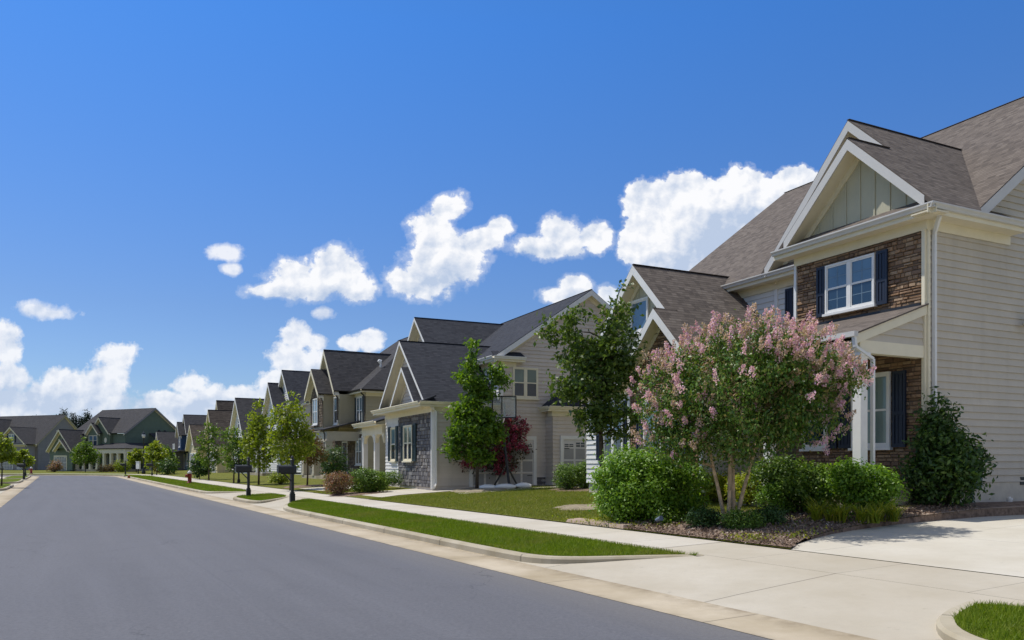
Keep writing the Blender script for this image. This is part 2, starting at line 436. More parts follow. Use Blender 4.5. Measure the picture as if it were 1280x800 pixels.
# edge of the plot where the drive is cut below it
mb = MB()
for a, b in zip(tl[2:-2], tl[3:-1]):
    p = [W(drive_left(a), a, zd(a) - .02), W(drive_left(b), b, zd(b) - .02), W(drive_left(b), b, zg(b)), W(drive_left(a), a, zg(a))]; mb.face(p)
mb.build('ground_bank', 'mulch')['kind'] = 'structure'
for i in range(1):
    mb = MB()
    for a, b in ((15.3, 17), (17, 20), (20, 24)):
        for o0 in (0,):
            A, B = drive_left(a) + .02, drive_left(b) + .02
            mb.hexa([W(A + .34, a, zg(a) - .1), W(A, a, zd(a) - .05), W(B, b, zd(b) - .05), W(B + .34, b, zg(b) - .1)],
                    [W(A + .34, a, zg(a) + .035), W(A, a, zg(a) + .02), W(B, b, zg(b) + .02), W(B + .34, b, zg(b) + .035)])
    tag(mb.build('bed_edging', 'edging'), 'low reddish concrete edging between bright driveway and cream side wall', 'edging')

# second plot's drive and a stone slab by the pavement
t2 = [9.98, 11.5, 13.5, 15, 17, 19, 24]
def d2(t, a, b):
    k = max(0, 1 - (t - 9.98) / 2.2); return [a - .9 * k * k, (a + b) / 2, b + .9 * k * k]
sheet('driveway', [(t, d2(t, 29.2, 32.6), zg(t) + .014) for t in t2], 'walk_concrete', 5., 4.)
sheet('driveway', [(t, d2(t, 26.9, 27.5), zg(t) + .012) for t in [13.2, 15, 17, 20]], 'walk_concrete', 5., 4.)
sheet('driveway', [(t, d2(t, 36.6, 40), zg(t) + .014) for t in t2], 'walk_concrete', 5., 4.)

def offset_poly(pts, d):
    n = len(pts); out = []
    for i in range(n):
        p0, p1, p2 = Vector(pts[i - 1]), Vector(pts[i]), Vector(pts[(i + 1) % n])
        d1 = (p1 - p0).normalized(); d2_ = (p2 - p1).normalized()
        n1 = Vector((-d1.y, d1.x)); n2 = Vector((-d2_.y, d2_.x)); m = (n1 + n2)
        m = m.normalized() / max(.4, m.normalized().dot(n1)); out.append(tuple(p1 + m * d))
    return out
def subdiv(pts, L=1.0):
    out = []
    for a, b in zip(pts, pts[1:] + pts[:1]):
        k = max(1, int(math.hypot(b[0] - a[0], b[1] - a[1]) / L))
        for i in range(k): out.append((a[0] + (b[0] - a[0]) * i / k, a[1] + (b[1] - a[1]) * i / k))
    return out
def chaikin(pts, n=2):
    for _ in range(n):
        q = []
        for a, b in zip(pts, pts[1:] + pts[:1]):
            q += [(a[0] * .75 + b[0] * .25, a[1] * .75 + b[1] * .25), (a[0] * .25 + b[0] * .75, a[1] * .25 + b[1] * .75)]
        pts = q
    return pts
def area(p): return sum(a[0] * b[1] - b[0] * a[1] for a, b in zip(p, p[1:] + p[:1])) / 2
ISL = []
def island(pts, zc, zb):
    """kerbed grass island: kerb ring and grass top. zc(t) kerb top, zb(t) surface it stands on"""
    if area(pts) < 0: pts = pts[::-1]
    pts = subdiv(chaikin(pts, 2), 1.2)
    i1 = offset_poly(pts, .03); i2 = offset_poly(pts, .15)
    mb = MB(); acc = 0; n = len(pts)
    for i in range(n):
        j = (i + 1) % n; L = math.hypot(pts[j][0] - pts[i][0], pts[j][1] - pts[i][1]) / 3.
        rows = [(pts, lambda t: zb(t) - .03), (pts, lambda t: max(zb(t) - .02, zc(t) - .03)), (i1, zc), (i2, lambda t: zc(t) + .002), (i2, lambda t: zc(t) - .05)]
        for k in range(4):
            (A, fa), (B, fb) = rows[k], rows[k + 1]
            q = [(A[i], fa), (A[j], fa), (B[j], fb), (B[i], fb)]
            mb.face([W(p[0], p[1], f(p[1])) for p, f in q], [(acc, .3), (acc + L, .3), (acc + L, .4), (acc, .4)])
        acc += L
    mb.build('kerb', 'kerb_concrete')['kind'] = 'structure'
    mb = MB(); mb.face([W(s, t, zc(t) + .004) for s, t in i2])
    o = mb.build('grass_verge', 'verge'); o['kind'] = 'structure'
    ISL.append((i2, zc))
zc = lambda t: .135 + .024 * (t - 6.37)
IA = [(9.0, 8.57), (9.15, 8.45), (9.4, 8.1), (9.75, 7.5), (10.1, 6.85), (10.6, 6.45), (11.5, 6.36), (18, 6.36), (24.6, 6.36), (26.2, 6.4), (27.4, 6.62), (29.0, 7.2), (30.4, 7.9), (31.0, 8.55), (27, 8.57), (20, 8.57), (12, 8.57), (9.9, 8.57)]
island(IA, zc, za)
island([(30.9, 6.7), (31.6, 6.4), (33, 6.36), (34.6, 6.36), (35.6, 6.5), (36.5, 7.3), (37.0, 8.5), (35.5, 8.56), (34.0, 8.56), (33.0, 8.2), (31.8, 7.4)], zc, za)
island([(40.0, 8.5), (41.0, 7.4), (42.2, 6.5), (43.6, 6.36), (52, 6.36), (70, 6.36), (93, 6.36), (94.5, 6.6), (95, 8.5), (80, 8.56), (60, 8.56), (44, 8.56)], zc, za)
island([(-8, 6.36), (2.6, 6.36), (3.7, 6.40), (4.3, 6.75), (4.7, 7.4), (4.95, 8.55), (0, 8.57), (-8, 8.57)], zc, za)
zl = lambda t: .14
zbl = lambda t: .01
for a, b in ((52.5, 64.5), (70.5, 82), (86, 103), (30, 48)):
    island([(a - 1.2, -4.5), (a - .3, -3.2), (a, -2.75), (a + 1.2, -2.5), (b - 1.2, -2.5), (b, -2.75), (b + .3, -3.2), (b + 1.2, -4.5), ((a + b) / 2, -4.52)], zl, zbl)
sheet('driveway_apron', [(-4.6, sl, .02), (-2.5, sl, .012)], 'concrete', 3.4, 50.)
sheet('sidewalk', [(-5.9, sl, .10), (-4.6, sl, .10)], 'walk_concrete', 1.6, 50.)
sheet('lawn', [(-60, list(np.arange(-30, 107, 6.)), .2), (-5.9, list(np.arange(-30, 107, 6.)), .10)], 'lawn')
# plots beyond the bend, with kerb, pavement and two drives
ol2 = arc(98, -14.4, 20.78, 0, 90) + [(118.78, -70)]
ribbon('kerb', ol2, 0, .16, .13, .135, 'kerb_concrete'); ribbon('kerb', ol2, 0, .001, .0, .13, 'kerb_concrete')
ribbon('grass_verge', ol2, .16, 2.0, .135, .16, 'verge'); ribbon('sidewalk', ol2, 2.0, 3.3, .16, .17, 'walk_concrete')
ribbon('lawn', ol2, 3.3, 60, .17, .30, 'lawn')
# ------------------------------------------------------------------ houses
def clip(poly, z0, z1):
    def half(P, f):
        out = []
        for a, b in zip(P, P[1:] + P[:1]):
            fa, fb = f(a), f(b)
            if fa >= 0: out.append(a)
            if fa * fb < 0:
                k = fa / (fa - fb); out.append((a[0] + (b[0] - a[0]) * k, a[1] + (b[1] - a[1]) * k))
        return out
    P = half(poly, lambda p: p[1] - z0)
    return half(P, lambda p: z1 - p[1]) if P else P

class House:
    """front faces local -y; x runs to the right seen from the street; z is world height"""
    def __init__(s, name, label, xy, theta, z0, group=None):
        s.o = thing(name, label, 'house', (xy[0], xy[1], z0), R(theta - 90), group)
        s.parts = {}; s.z0 = z0
    SINGLE = ('gutter', 'fascia', 'soffit', 'barge_board', 'frieze', 'stone_facing', 'mortar_bed', 'corner_board', 'garage_trim', 'porch_beam', 'porch_floor')
    def mb(s, part, mat, new=None):
        if part in s.SINGLE and new is not False:
            s.n = getattr(s, 'n', 0) + 1; return s.parts.setdefault((part, mat, s.n), MB())
        return s.parts.setdefault((part, mat), MB())
    def pt(s, face, c, a, z, o=0.):
        if face == 'F': return (a, c - o, z)
        if face == 'B': return (a, c + o, z)
        if face == 'R': return (c + o, a, z)
        return (c - o, a, z)
    def bx(s, mb, face, c, a0, a1, z0, z1, o0, o1):
        p = [s.pt(face, c, a, z, o) for z in (z0, z1) for a, o in ((a0, o0), (a1, o0), (a1, o1), (a0, o1))]
        if face in 'FL': p = [p[i] for i in (3, 2, 1, 0, 7, 6, 5, 4)]
        mb.hexa(p[:4], p[4:])
    def poly(s, mb, face, c, pts, o=0.):
        mb.face([s.pt(face, c, a, z, o) for a, z in pts], [(a, z) for a, z in pts])
    def lap(s, face, c, pts, mat, ex=.165, part='wall'):
        mb = s.mb(part, mat); z0 = min(p[1] for p in pts); z1 = max(p[1] for p in pts)
        if ex <= 0: s.poly(mb, face, c, pts, .01); return
        k = 0
        while z0 + k * ex < z1 - 1e-4:
            a, b = z0 + k * ex, min(z1, z0 + (k + 1) * ex); P = clip(list(pts), a, b)
            if len(P) >= 3:
                f = lambda z: .036 - .032 * (z - a) / ex
                mb.face([s.pt(face, c, q[0], q[1], f(q[1])) for q in P])
                bot = [q for q in P if abs(q[1] - a) < 1e-5]
                if len(bot) >= 2:
                    l, r = min(q[0] for q in bot), max(q[0] for q in bot)
                    mb.face([s.pt(face, c, l, a, .036), s.pt(face, c, r, a, .036), s.pt(face, c, r, a, .002), s.pt(face, c, l, a, .002)])
            k += 1
    def battens(s, face, c, pts, mat, step=.4, part='wall'):
        mb = s.mb(part, mat); s.poly(mb, face, c, pts, .004)
        a0, a1 = min(p[0] for p in pts), max(p[0] for p in pts)
        P = list(pts); n = int((a1 - a0) / step)
        for i in range(n + 1):
            a = (a0 + a1) / 2 + (i - n / 2) * step
            zs = []
            for p, q in zip(P, P[1:] + P[:1]):
                if (p[0] - a) * (q[0] - a) < 0: zs.append(p[1] + (q[1] - p[1]) * (a - p[0]) / (q[0] - p[0]))
            if len(zs) >= 2: s.bx(mb, face, c, a - .022, a + .022, min(zs), max(zs) - .03, .002, .026)
    def stone(s, face, c, pts, mat, part='stone_facing', hmin=.05, hmax=.11, wmin=.10, wmax=.32):
        """individually laid stones clipped to a convex outline"""
        mo = s.mb('mortar_bed', 'mortar'); s.poly(mo, face, c, pts, .006)
        mb = s.mb(part, mat); z = min(p[1] for p in pts); zt = max(p[1] for p in pts)
        while z < zt - .03:
            h = min(rng.uniform(hmin, hmax), zt - z)
            def span(zz):
                xs = []
                for p, q in zip(pts, pts[1:] + pts[:1]):
                    if (p[1] - zz) * (q[1] - zz) <= 0 and p[1] != q[1]: xs.append(p[0] + (q[0] - p[0]) * (zz - p[1]) / (q[1] - p[1]))
                return (min(xs), max(xs)) if len(xs) >= 2 else None
            A, B = span(z + .004), span(z + h - .006)
            if A and B:
                l, r = max(A[0], B[0]), min(A[1], B[1]); a = l - rng.uniform(0, .15) if False else l
                while a < r - .03:
                    w = min(rng.uniform(wmin, wmax) * (1.25 if h < (hmin + hmax) / 2 else .8), r - a)
                    if r - (a + w) < .06: w = r - a
                    g = .005; o = rng.uniform(.018, .055); b = .012; j = rng.uniform(-.006, .006)
                    x0, x1, y0, y1 = a + g, a + w - g, z + g + j * .5, z + h - g + j
                    i = len(mb.v)
                    for (xx, yy, oo) in ((x0, y0, .004), (x1, y0, .004), (x1, y1, .004), (x0, y1, .004),
                                         (x0 + b, y0 + b, o), (x1 - b, y0 + b * .7, o * rng.uniform(.8, 1.1)), (x1 - b * .8, y1 - b, o * rng.uniform(.75, 1)), (x0 + b, y1 - b, o * rng.uniform(.8, 1))):
                        mb.v.append(s.pt(face, c, xx, yy, oo))
                    for f in ((4, 5, 6, 7), (0, 1, 5, 4), (1, 2, 6, 5), (2, 3, 7, 6), (3, 0, 4, 7)):
                        mb.f.append(tuple(i + k for k in f)); mb.uv += [(0, 0)] * 4
                    a += w
            z += h
    def gable(s, xc, zr, xl, xr, ze, y0, yw, yb, ybl=None, ybr=None, roof='brown_shingle', trim='white', soff='cream_soffit', th=.09, bh=.2, left=True, right=True, yfb=None):
        """street-facing gable roof; rake at y0, wall at yw, ridge runs back to yb, eaves back to ybl / ybr"""
        ybl = yb if ybl is None else ybl; ybr = yb if ybr is None else ybr
        rf = s.mb('roof', roof)
        if left: rf.slab([(xl, y0, ze), (xc, y0, zr), (xc, yb, zr), (xl, ybl, ze)][::-1], th)
        if right: rf.slab([(xc, y0, zr), (xr, y0, ze), (xr, ybr, ze), (xc, yb, zr)][::-1], th)
        s.rake('y', xc, zr, xl, xr, ze, y0, yw, trim, soff, bh)
        rf.beam((xc, y0 + .01, zr + .002), (xc, yb, zr + .002), .09, .012)
    def rake1(s, ax, a0, z0, a1, z1, y0, yw, trim='white', soff='cream_soffit', bh=.2):
        """barge board and soffit along one gable edge from the apex (a0,z0) to the foot (a1,z1)"""
        k = math.hypot(a1 - a0, z1 - z0) / abs(a1 - a0)
        sg = 1 if yw > y0 else -1
        P = (lambda a, d, z: (a, d, z)) if ax == 'y' else (lambda a, d, z: (d, a, z))
        for part, mat, v0, v1, d0, d1 in (('barge_board', trim, .025, bh + .025, y0 - .012 * sg, y0 + .024 * sg), ('soffit', soff, bh - .02, bh + .005, y0 + .025 * sg, yw)):
            m = s.mb(part, mat); v0 *= k; v1 *= k
            m.hexa([P(a0, d0, z0 - v1), P(a1, d0, z1 - v1), P(a1, d1, z1 - v1), P(a0, d1, z0 - v1)],
                   [P(a0, d0, z0 - v0), P(a1, d0, z1 - v0), P(a1, d1, z1 - v0), P(a0, d1, z0 - v0)])
        # frieze board on the wall under the soffit
        m = s.mb('frieze', soff); v0 = (bh - .0) * k; v1 = v0 + .14 * k; d0, d1 = yw - .05 * sg, yw
        m.hexa([P(a0, d0, z0 - v1), P(a1, d0, z1 - v1), P(a1, d1, z1 - v1), P(a0, d1, z0 - v1)],
               [P(a0, d0, z0 - v0), P(a1, d0, z1 - v0), P(a1, d1, z1 - v0), P(a0, d1, z0 - v0)])
    def rake(s, ax, xc, zr, xl, xr, ze, y0, yw, trim='white', soff='cream_soffit', bh=.2):
        s.rake1(ax, xc, zr, xl, ze, y0, yw, trim, soff, bh); s.rake1(ax, xc, zr, xr, ze, y0, yw, trim, soff, bh)
    def eave(s, face, c, a0, a1, zt, over=.42, gut='gutter', trim='cream_trim', soff='cream_soffit', frieze=.22, gutter=True, fr=None):
        """soffit, frieze, fascia and gutter along a level eave; zt = height of the gutter's top"""
        s.bx(s.mb('soffit', soff), face, c, a0, a1, zt - .20, zt - .17, .03, over - .02)
        f0, f1 = fr if fr else (a0 + over, a1 - over)
        s.bx(s.mb('frieze', trim), face, c, f0, f1, zt - .2 - frieze, zt - .19, .03, .055)
        s.bx(s.mb('fascia', trim), face, c, a0, a1, zt - .22, zt - .02, over - .02, over + .002)
        if gutter:
            g = s.mb('gutter', gut); pr = [(.004, -.12), (.07, -.12), (.085, -.07), (.12, -.03), (.12, 0), (.108, 0), (.104, -.02), (.07, -.06), (.06, -.1), (.004, -.1)]
            A = [s.pt(face, c, a0, zt + z, over + o) for o, z in pr]; B = [s.pt(face, c, a1, zt + z, over + o) for o, z in pr]
            n = len(pr)
            for i in range(n):
                j = (i + 1) % n; g.face([A[i], A[j], B[j], B[i]])
            g.face(A); g.face(B[::-1])
    def downspout(s, pts, mat='gutter', w=.075, d=.055):
        mb = MB()
        for p, q in zip(pts[:-1], pts[1:]):
            up = (0, 1, 0) if abs(Vector(p)[2] - Vector(q)[2]) > .3 * (Vector(q) - Vector(p)).length else (0, 0, 1)
            mb.beam(p, q, w, d, up)
        return mb.build('downspout', mat, s.o)
    def corner(s, face, c, a, z0, z1, w=.11, mat='white', o=.04):
        s.bx(s.mb('corner_board', mat), face, c, a, a + w, z0, z1, .0, o)
    def window(s, face, c, a0, a1, z0, z1, lights=2, trim='white', grid=(2, 2), up='pane_blind', low='pane_dark', sill=True, cas=.07, head=0., simple=False, label=None, rail=True):
        fr = MB(); B = lambda a, b, z, zz, o0, o1, mb=fr: s.bx(mb, face, c, a, b, z, zz, o0, o1)
        B(a0 - cas, a0, z0 - cas, z1 + cas, .01, .075); B(a1, a1 + cas, z0 - cas, z1 + cas, .01, .075)
        B(a0, a1, z1, z1 + cas + head, .01, .078); B(a0, a1, z0 - cas, z0, .01, .07)
        w = (a1 - a0) / lights; mw = .05 if lights > 1 else 0
        zm = (z0 + z1) / 2
        for i in range(lights):
            l, r = a0 + i * w + (mw if i else 0), a0 + (i + 1) * w - (mw if i < lights - 1 else 0)
            if i: B(l - 2 * mw, l, z0, z1, .01, .07)
            B(l, l + .03, z0, z1, .01, .06); B(r - .03, r, z0, z1, .01, .06)
            if rail:
                B(l + .03, r - .03, zm - .025, zm + .025, .01, .062)
            B(l + .03, r - .03, z0, z0 + .04, .01, .06); B(l + .03, r - .03, z1 - .035, z1, .01, .06)
        f = fr.build('window', trim, s.o)
        if label: f['label'] = label
        if sill:
            m = MB(); s.bx(m, face, c, a0 - cas - .05, a1 + cas + .05, z0 - cas - .06, z0 - cas - .002, .01, .12); m.build('sill', trim, f)
        for i in range(lights):
            l, r = a0 + i * w + (mw if i else 0) + .03, a0 + (i + 1) * w - (mw if i < lights - 1 else 0) - .03
            for (p, q, mat) in ((zm + .025, z1 - .035, up), (z0 + .04, zm - .025, low)) if rail else ((z0 + .04, z1 - .035, up),):
                m = MB(); s.bx(m, face, c, l, r, p, q, .008, .044); m.build('pane', mat, f)
            if grid and not simple:
                m = MB()
                for (p, q) in ((zm + .025, z1 - .035), (z0 + .04, zm - .025)):
                    for k in range(1, grid[0]):
                        x = l + (r - l) * k / grid[0]; s.bx(m, face, c, x - .009, x + .009, p, q, .0435, .0475)
                    for k in range(1, grid[1]):
                        y = p + (q - p) * k / grid[1]; s.bx(m, face, c, l, r, y - .009, y + .009, .0435, .047)
                m.build('glazing_bar', 'muntin', f)
        return f
    def shutter(s, face, c, a0, a1, z0, z1, mat='navy_shutter', o=.01):
        mb = MB(); w = .055
        s.bx(mb, face, c, a0, a0 + w, z0, z1, o, o + .05); s.bx(mb, face, c, a1 - w, a1, z0, z1, o, o + .05)
        zm = z0 + (z1 - z0) * .45
        for p, q in ((z0, z0 + .09), (zm - .04, zm + .04), (z1 - .07, z1)): s.bx(mb, face, c, a0 + w, a1 - w, p, q, o, o + .048)
        s.bx(mb, face, c, a0 + w, a1 - w, z0 + .09, z1 - .07, o, o + .022)
        n = max(1, int((a1 - a0 - 2 * w) / .09))
        for k in range(n):
            x = a0 + w + (a1 - a0 - 2 * w) * (k + .5) / n
            s.bx(mb, face, c, x - .03, x + .03, z0 + .09, zm - .04, o + .02, o + .036); s.bx(mb, face, c, x - .03, x + .03, zm + .04, z1 - .07, o + .02, o + .036)
        return mb.build('shutter', mat, s.o)
    def column(s, x, y, z0, z1, w=.2, mat='white'):
        mb = MB(); h = w / 2
        mb.box(x - h, x + h, y - h, y + h, z0 + .16, z1 - .12)
        mb.box(x - h - .03, x + h + .03, y - h - .03, y + h + .03, z0, z0 + .16)
        mb.box(x - h - .025, x + h + .025, y - h - .025, y + h + .025, z1 - .12, z1 - .07)
        mb.box(x - h - .045, x + h + .045, y - h - .045, y + h + .045, z1 - .07, z1)
        return mb.build('column', mat, s.o)
    def garage(s, face, c, a0, a1, z0, z1, frame='white'):
        fr = s.mb('garage_trim', frame)
        s.bx(fr, face, c, a0 - .14, a0, z0, z1 + .16, .01, .07); s.bx(fr, face, c, a1, a1 + .14, z0, z1 + .16, .01, .07); s.bx(fr, face, c, a0, a1, z1, z1 + .16, .01, .072)
        mb = MB(); s.bx(mb, face, c, a0, a1, z0, z1, -.02, .03); d = mb.build('garage_door', 'garage_door', s.o)
        pm = MB(); n = max(2, round((a1 - a0) / .62)); w = (a1 - a0) / n
        for i in range(n):
            for k in range(3):
                h = (z1 - z0) * .8 / 3; z = z0 + .04 + k * h
                s.bx(pm, face, c, a0 + i * w + .05, a0 + (i + 1) * w - .05, z + .05, z + h - .03, .028, .036)
        pm.build('panel', 'garage_panel', d)
        bars = MB(); bars.f = []
        for i in range(n):
            zt = z1 - .06 - .07 * abs(i + .5 - n / 2); zb = z0 + (z1 - z0) * .84; x0, x1 = a0 + i * w + .07, a0 + (i + 1) * w - .07
            gm = MB(); s.bx(gm, face, c, x0, x1, zb, zt, .028, .037); p_ = gm.build('pane', 'pane_dark', d)
            bars = MB(); s.bx(bars, face, c, (x0 + x1) / 2 - .015, (x0 + x1) / 2 + .015, zb, zt, .03, .042); s.bx(bars, face, c, x0, x1, (zb + zt) / 2 - .012, (zb + zt) / 2 + .012, .03, .0415)
            bars.build('glazing_bar', 'garage_door', d)
        hm = MB()
        for x0, x1 in ((a0 + .05, a0 + .3), (a1 - .3, a1 - .05)):
            for z in (z0 + .45, z0 + (z1 - z0) * .8): s.bx(hm, face, c, x0, x1, z, z + .03, .028, .05)
        hm.build('strap_hinge', 'black_metal', d)
        return d
    def door(s, face, c, a0, a1, z0, z1, mat='door_dark', frame='white'):
        mb = MB(); s.bx(mb, face, c, a0, a1, z0, z1, -.02, .02)
        w = (a1 - a0)
        for k, (p, q) in enumerate(((.08, .42), (.47, .92))):
            for x in (.12, .54): s.bx(mb, face, c, a0 + w * x, a0 + w * (x + .34), z0 + (z1 - z0) * p, z0 + (z1 - z0) * q, .018, .03)
        d = mb.build('door', mat, s.o)
        h = MB(); s.bx(h, face, c, a1 - .12, a1 - .07, z0 + 1.0, z0 + 1.12, .02, .07); h.build('handle', 'black_metal', d)
        fr = s.mb('door_frame', frame)
        s.bx(fr, face, c, a0 - .1, a0, z0, z1 + .1, .0, .06); s.bx(fr, face, c, a1, a1 + .1, z0, z1 + .1, .0, .06); s.bx(fr, face, c, a0, a1, z1, z1 + .1, .0, .062)
        return d
    def solid(s, x0, x1, y0, y1, z0, z1, mat):
        s.mb('wall', mat).box(x0, x1, y0, y1, z0, z1)
    def finish(s):
        order = sorted(s.parts.items(), key=lambda kv: (kv[0][0], len(kv[0]) > 2 and kv[0][2]))
        kids = {'gutter': 'roof', 'fascia': 'roof', 'soffit': 'roof', 'barge_board': 'roof'}
        made = {}; faces = [mb for k, mb in order if k[0] == 'stone_facing']; beds = [mb for k, mb in order if k[0] == 'mortar_bed']; so = []
        for k, mb in order:
            if k[0] in kids or k[0] == 'mortar_bed' or not mb.f: continue
            o = mb.build(k[0], k[1], s.o); made.setdefault(k[0], o)
            if k[0] == 'stone_facing': so.append(o)
        for o, mb in zip(so, beds): mb.build('mortar_bed', 'mortar', o)
        for k, mb in order:
            if k[0] in kids and mb.f: mb.build(k[0], k[1], made.get('roof', s.o))
        return s.o

# ---- the cream house in front
H = House('house', 'cream house with brown stone bay and brown shingle gables beside the bright driveway', (.518 * 18, 18.0), 26.5, .50)
BR = 'brown_shingle'
# solid cores behind the cladding
H.solid(-12.2, -.01, 1.62, 15.2, .3, 7.05, 'cream_siding'); H.solid(-3.84, -.01, .02, 1.62, .3, 7.04, 'cream_siding'); H.solid(-11.7, -5.17, -1.6, 1.62, .3, 4.0, 'cream_siding')
H.solid(-8.5, -5.18, -2.08, -1.6, .3, 4.0, 'cream_siding')
# side wall facing the driveway
H.lap('R', 0, [(0.0, 1.13), (1.6, 1.13), (1.6, 7.03), (0.0, 7.03)], 'cream_siding')
H.lap('R', 0, [(1.6, 1.13), (15.2, 1.13), (15.2, 7.20), (8.4, 12.35), (1.6, 7.20)], 'cream_siding')
H.bx(H.mb('foundation', 'found'), 'R', 0, .0, 15.2, .4, 1.125, -.02, .012)
H.corner('R', 0, 0.0, .55, 6.84, .07, 'cream_trim', .05); H.corner('F', 0, -.08, .55, 6.84, .08, 'cream_trim', .06)
# bay: stone upper and lower front wall
H.stone('F', 0, [(-3.78, 5.2), (-.1, 5.2), (-.1, 6.84), (-3.78, 6.84)], 'brown_stone')
H.stone('F', 0, [(-3.84, .6), (-.1, .6), (-.1, 5.14), (-3.84, 5.14)], 'brown_stone')
H.corner('F', 0, -3.86, 4.6, 6.84, .08, 'white', .06)
H.lap('F', 1.6, [(-12.2, .9), (-3.84, .9), (-3.84, 7.03), (-12.2, 7.03)], 'white_siding')
H.corner('F', 1.6, -6.2, 4.9, 6.84, .13, 'white', .05)
# main roof
zr = 12.70; pit = .756
H.mb('roof', BR).slab([(-12.55, 1.12, 7.22), (.32, 1.12, 7.22), (.32, 8.4, zr), (-12.55, 8.4, zr)], .09)
H.mb('roof', BR).slab([(.32, 15.65, 7.22), (-12.55, 15.65, 7.22), (-12.55, 8.4, zr), (.32, 8.4, zr)], .09)
H.rake('x', 8.4, zr, 1.42, 15.38, 7.447, .32, .0, 'gutter', 'cream_soffit', bh=.22)
H.mb('roof', BR).beam((-12.55, 8.4, zr + .006), (.32, 8.4, zr + .006), .09, .012)
H.eave('F', 1.6, -12.5, -3.86, 7.25, .46, fr=(-12.2, -3.87))
H.eave('B', 15.2, -12.5, .3, 7.25, .46)
# nested front gables: the larger flush with the main wall, the smaller over the bay
rf = H.mb('roof', BR); OA, OXC = 10.68, -3.05; gz = lambda x: OA - .96 * (x - OXC)
IX = -1.80; OY_ = 1.12 + (OA - 7.22) / pit
rf.slab([(.50, -.42, gz(.50)), (.50, 1.20, gz(.50)), (OXC, OY_, OA), (OXC, 1.05, OA), (IX, 1.05, gz(IX)), (IX, -.42, gz(IX))], .09)
rf.slab([(IX, -.42, gz(IX)), (IX, 1.5, gz(IX)), (-4.14, 1.5, 7.23), (-4.14, -.42, 7.23)], .09)
rf.slab([(OXC, 1.05, OA), (OXC, OY_, OA), (-6.27, 1.18, 7.23), (-6.27, 1.05, 7.23)], .09)
rf.beam((OXC, 1.05, OA + .006), (OXC, OY_, OA + .006), .09, .012); rf.beam((IX, -.42, gz(IX) + .004), (IX, 1.05, gz(IX) + .004), .09, .012)
H.rake('y', IX, gz(IX), -3.86, .26, gz(.26), -.42, .05, 'gutter', 'cream_soffit', bh=.19)
H.rake1('y', OXC, OA, -6.08, 7.43, 1.05, 1.5, 'gutter', 'cream_soffit', .19); H.rake1('y', OXC, OA, IX - .03, gz(IX - .03), 1.05, 1.5, 'gutter', 'cream_soffit', .19)

# gable walls and the shingled strips below them
H.battens('F', .05, [(-3.95, 7.35), (.3, 7.35), (IX, 9.38)], 'sage_board', .42)
H.lap('F', 1.5, [(-6.1, 7.2), (.2, 7.2), (OXC, 10.45)], 'cream_siding')
rf.slab([(-4.14, -.44, 7.25), (.46, -.44, 7.25), (.08, .13, 7.60), (-3.74, .13, 7.60)], .05)
rf.slab([(-6.3, 1.1, 7.25), (-3.86, 1.1, 7.25), (-3.86, 1.52, 7.5), (-6.2, 1.52, 7.5)], .05)
rf.slab([(.46, 1.2, 7.25), (.46, 2.95, 7.25), (.03, 2.75, 7.55), (.03, 1.2, 7.55)], .05)
H.eave('F', 0, -4.2, .56, 7.25, .44, fr=(-3.86, .05)); H.eave('R', 0, -.558, 2.98, 7.252, .442, fr=(-.05, 2.98))
# upper windows
H.window('F', -.055, -2.71, -1.33, 5.42, 6.56, 2, 'white', (2, 2), cas=.045)
H.shutter('F', 0, -3.06, -2.80, 5.34, 6.62, o=.055); H.shutter('F', 0, -1.24, -.95, 5.34, 6.62, o=.055)
H.window('F', 1.6, -5.35, -4.45, 5.0, 6.7, 1, 'white'); H.shutter('F', 1.6, -5.74, -5.45, 4.95, 6.75, o=.03); H.shutter('F', 1.6, -4.35, -4.06, 4.95, 6.75, o=.03)
# porch
rf.slab([(-5.3, -2.28, 4.36), (.06, -2.28, 4.36), (.06, -.005, 5.17), (-5.3, -.005, 5.17)], .03)
rf.slab([(-5.3, -.01, 5.16), (-3.87, -.01, 5.16), (-3.87, 1.58, 5.72), (-5.3, 1.58, 5.72)], .08)
H.bx(H.mb('porch_roof_flashing', 'black_metal'), 'F', 0, -3.84, -.1, 5.13, 5.20, .02, .09)
H.lap('R', -.06, [(-2.05, 4.22), (0, 4.22), (0, 5.02), (-2.05, 4.32)], 'cream_siding', part='porch_gable')
tr = H.mb('porch_beam', 'cream_trim')
tr.box(-.22, -.02, -2.1, -.0, 3.95, 4.22); tr.box(-5.2, -.22, -2.1, -1.9, 3.95, 4.24); H.mb('porch_beam', 'cream_trim').box(-5.2, -5.0, -1.9, 1.6, 3.95, 4.22)
H.mb('porch_ceiling', 'cream_soffit').box(-5.2, -.2, -2.0, 0., 4.22, 4.26)
tr.hexa([(-.07, -2.26, 4.12), (.02, -2.26, 4.12), (.02, 0, 4.93), (-.07, 0, 4.93)], [(-.07, -2.26, 4.325), (.02, -2.26, 4.325), (.02, 0, 5.135), (-.07, 0, 5.135)])
H.mb('soffit', 'cream_soffit').box(-5.2, -.05, -2.26, -2.1, 4.16, 4.19)
g = H.mb('gutter', 'gutter'); g.beam((-5.3, -2.34, 4.32), (.08, -2.34, 4.32), .12, .11)
H.mb('porch_floor', 'kerb_concrete').box(-4.0, -.02, -2.15, -.02, .35, 1.02)
for x in (-.11, -2.75): H.column(x, -2.0, 1.02, 3.95, .21)
H.downspout([(.02, -2.34, 4.28), (.02, -2.3, 4.05), (.03, -1.78, 3.82), (.03, -1.78, .75), (.2, -1.85, .62)], 'white', .08, .06)
H.window('F', -.055, -1.88, -.93, 2.02, 3.66, 1, 'white', None, up='pane_green', low='pane_green'); H.shutter('F', 0, -.80, -.46, 1.95, 3.72, o=.06); H.shutter('F', 0, -2.35, -2.0, 1.95, 3.72, o=.06)
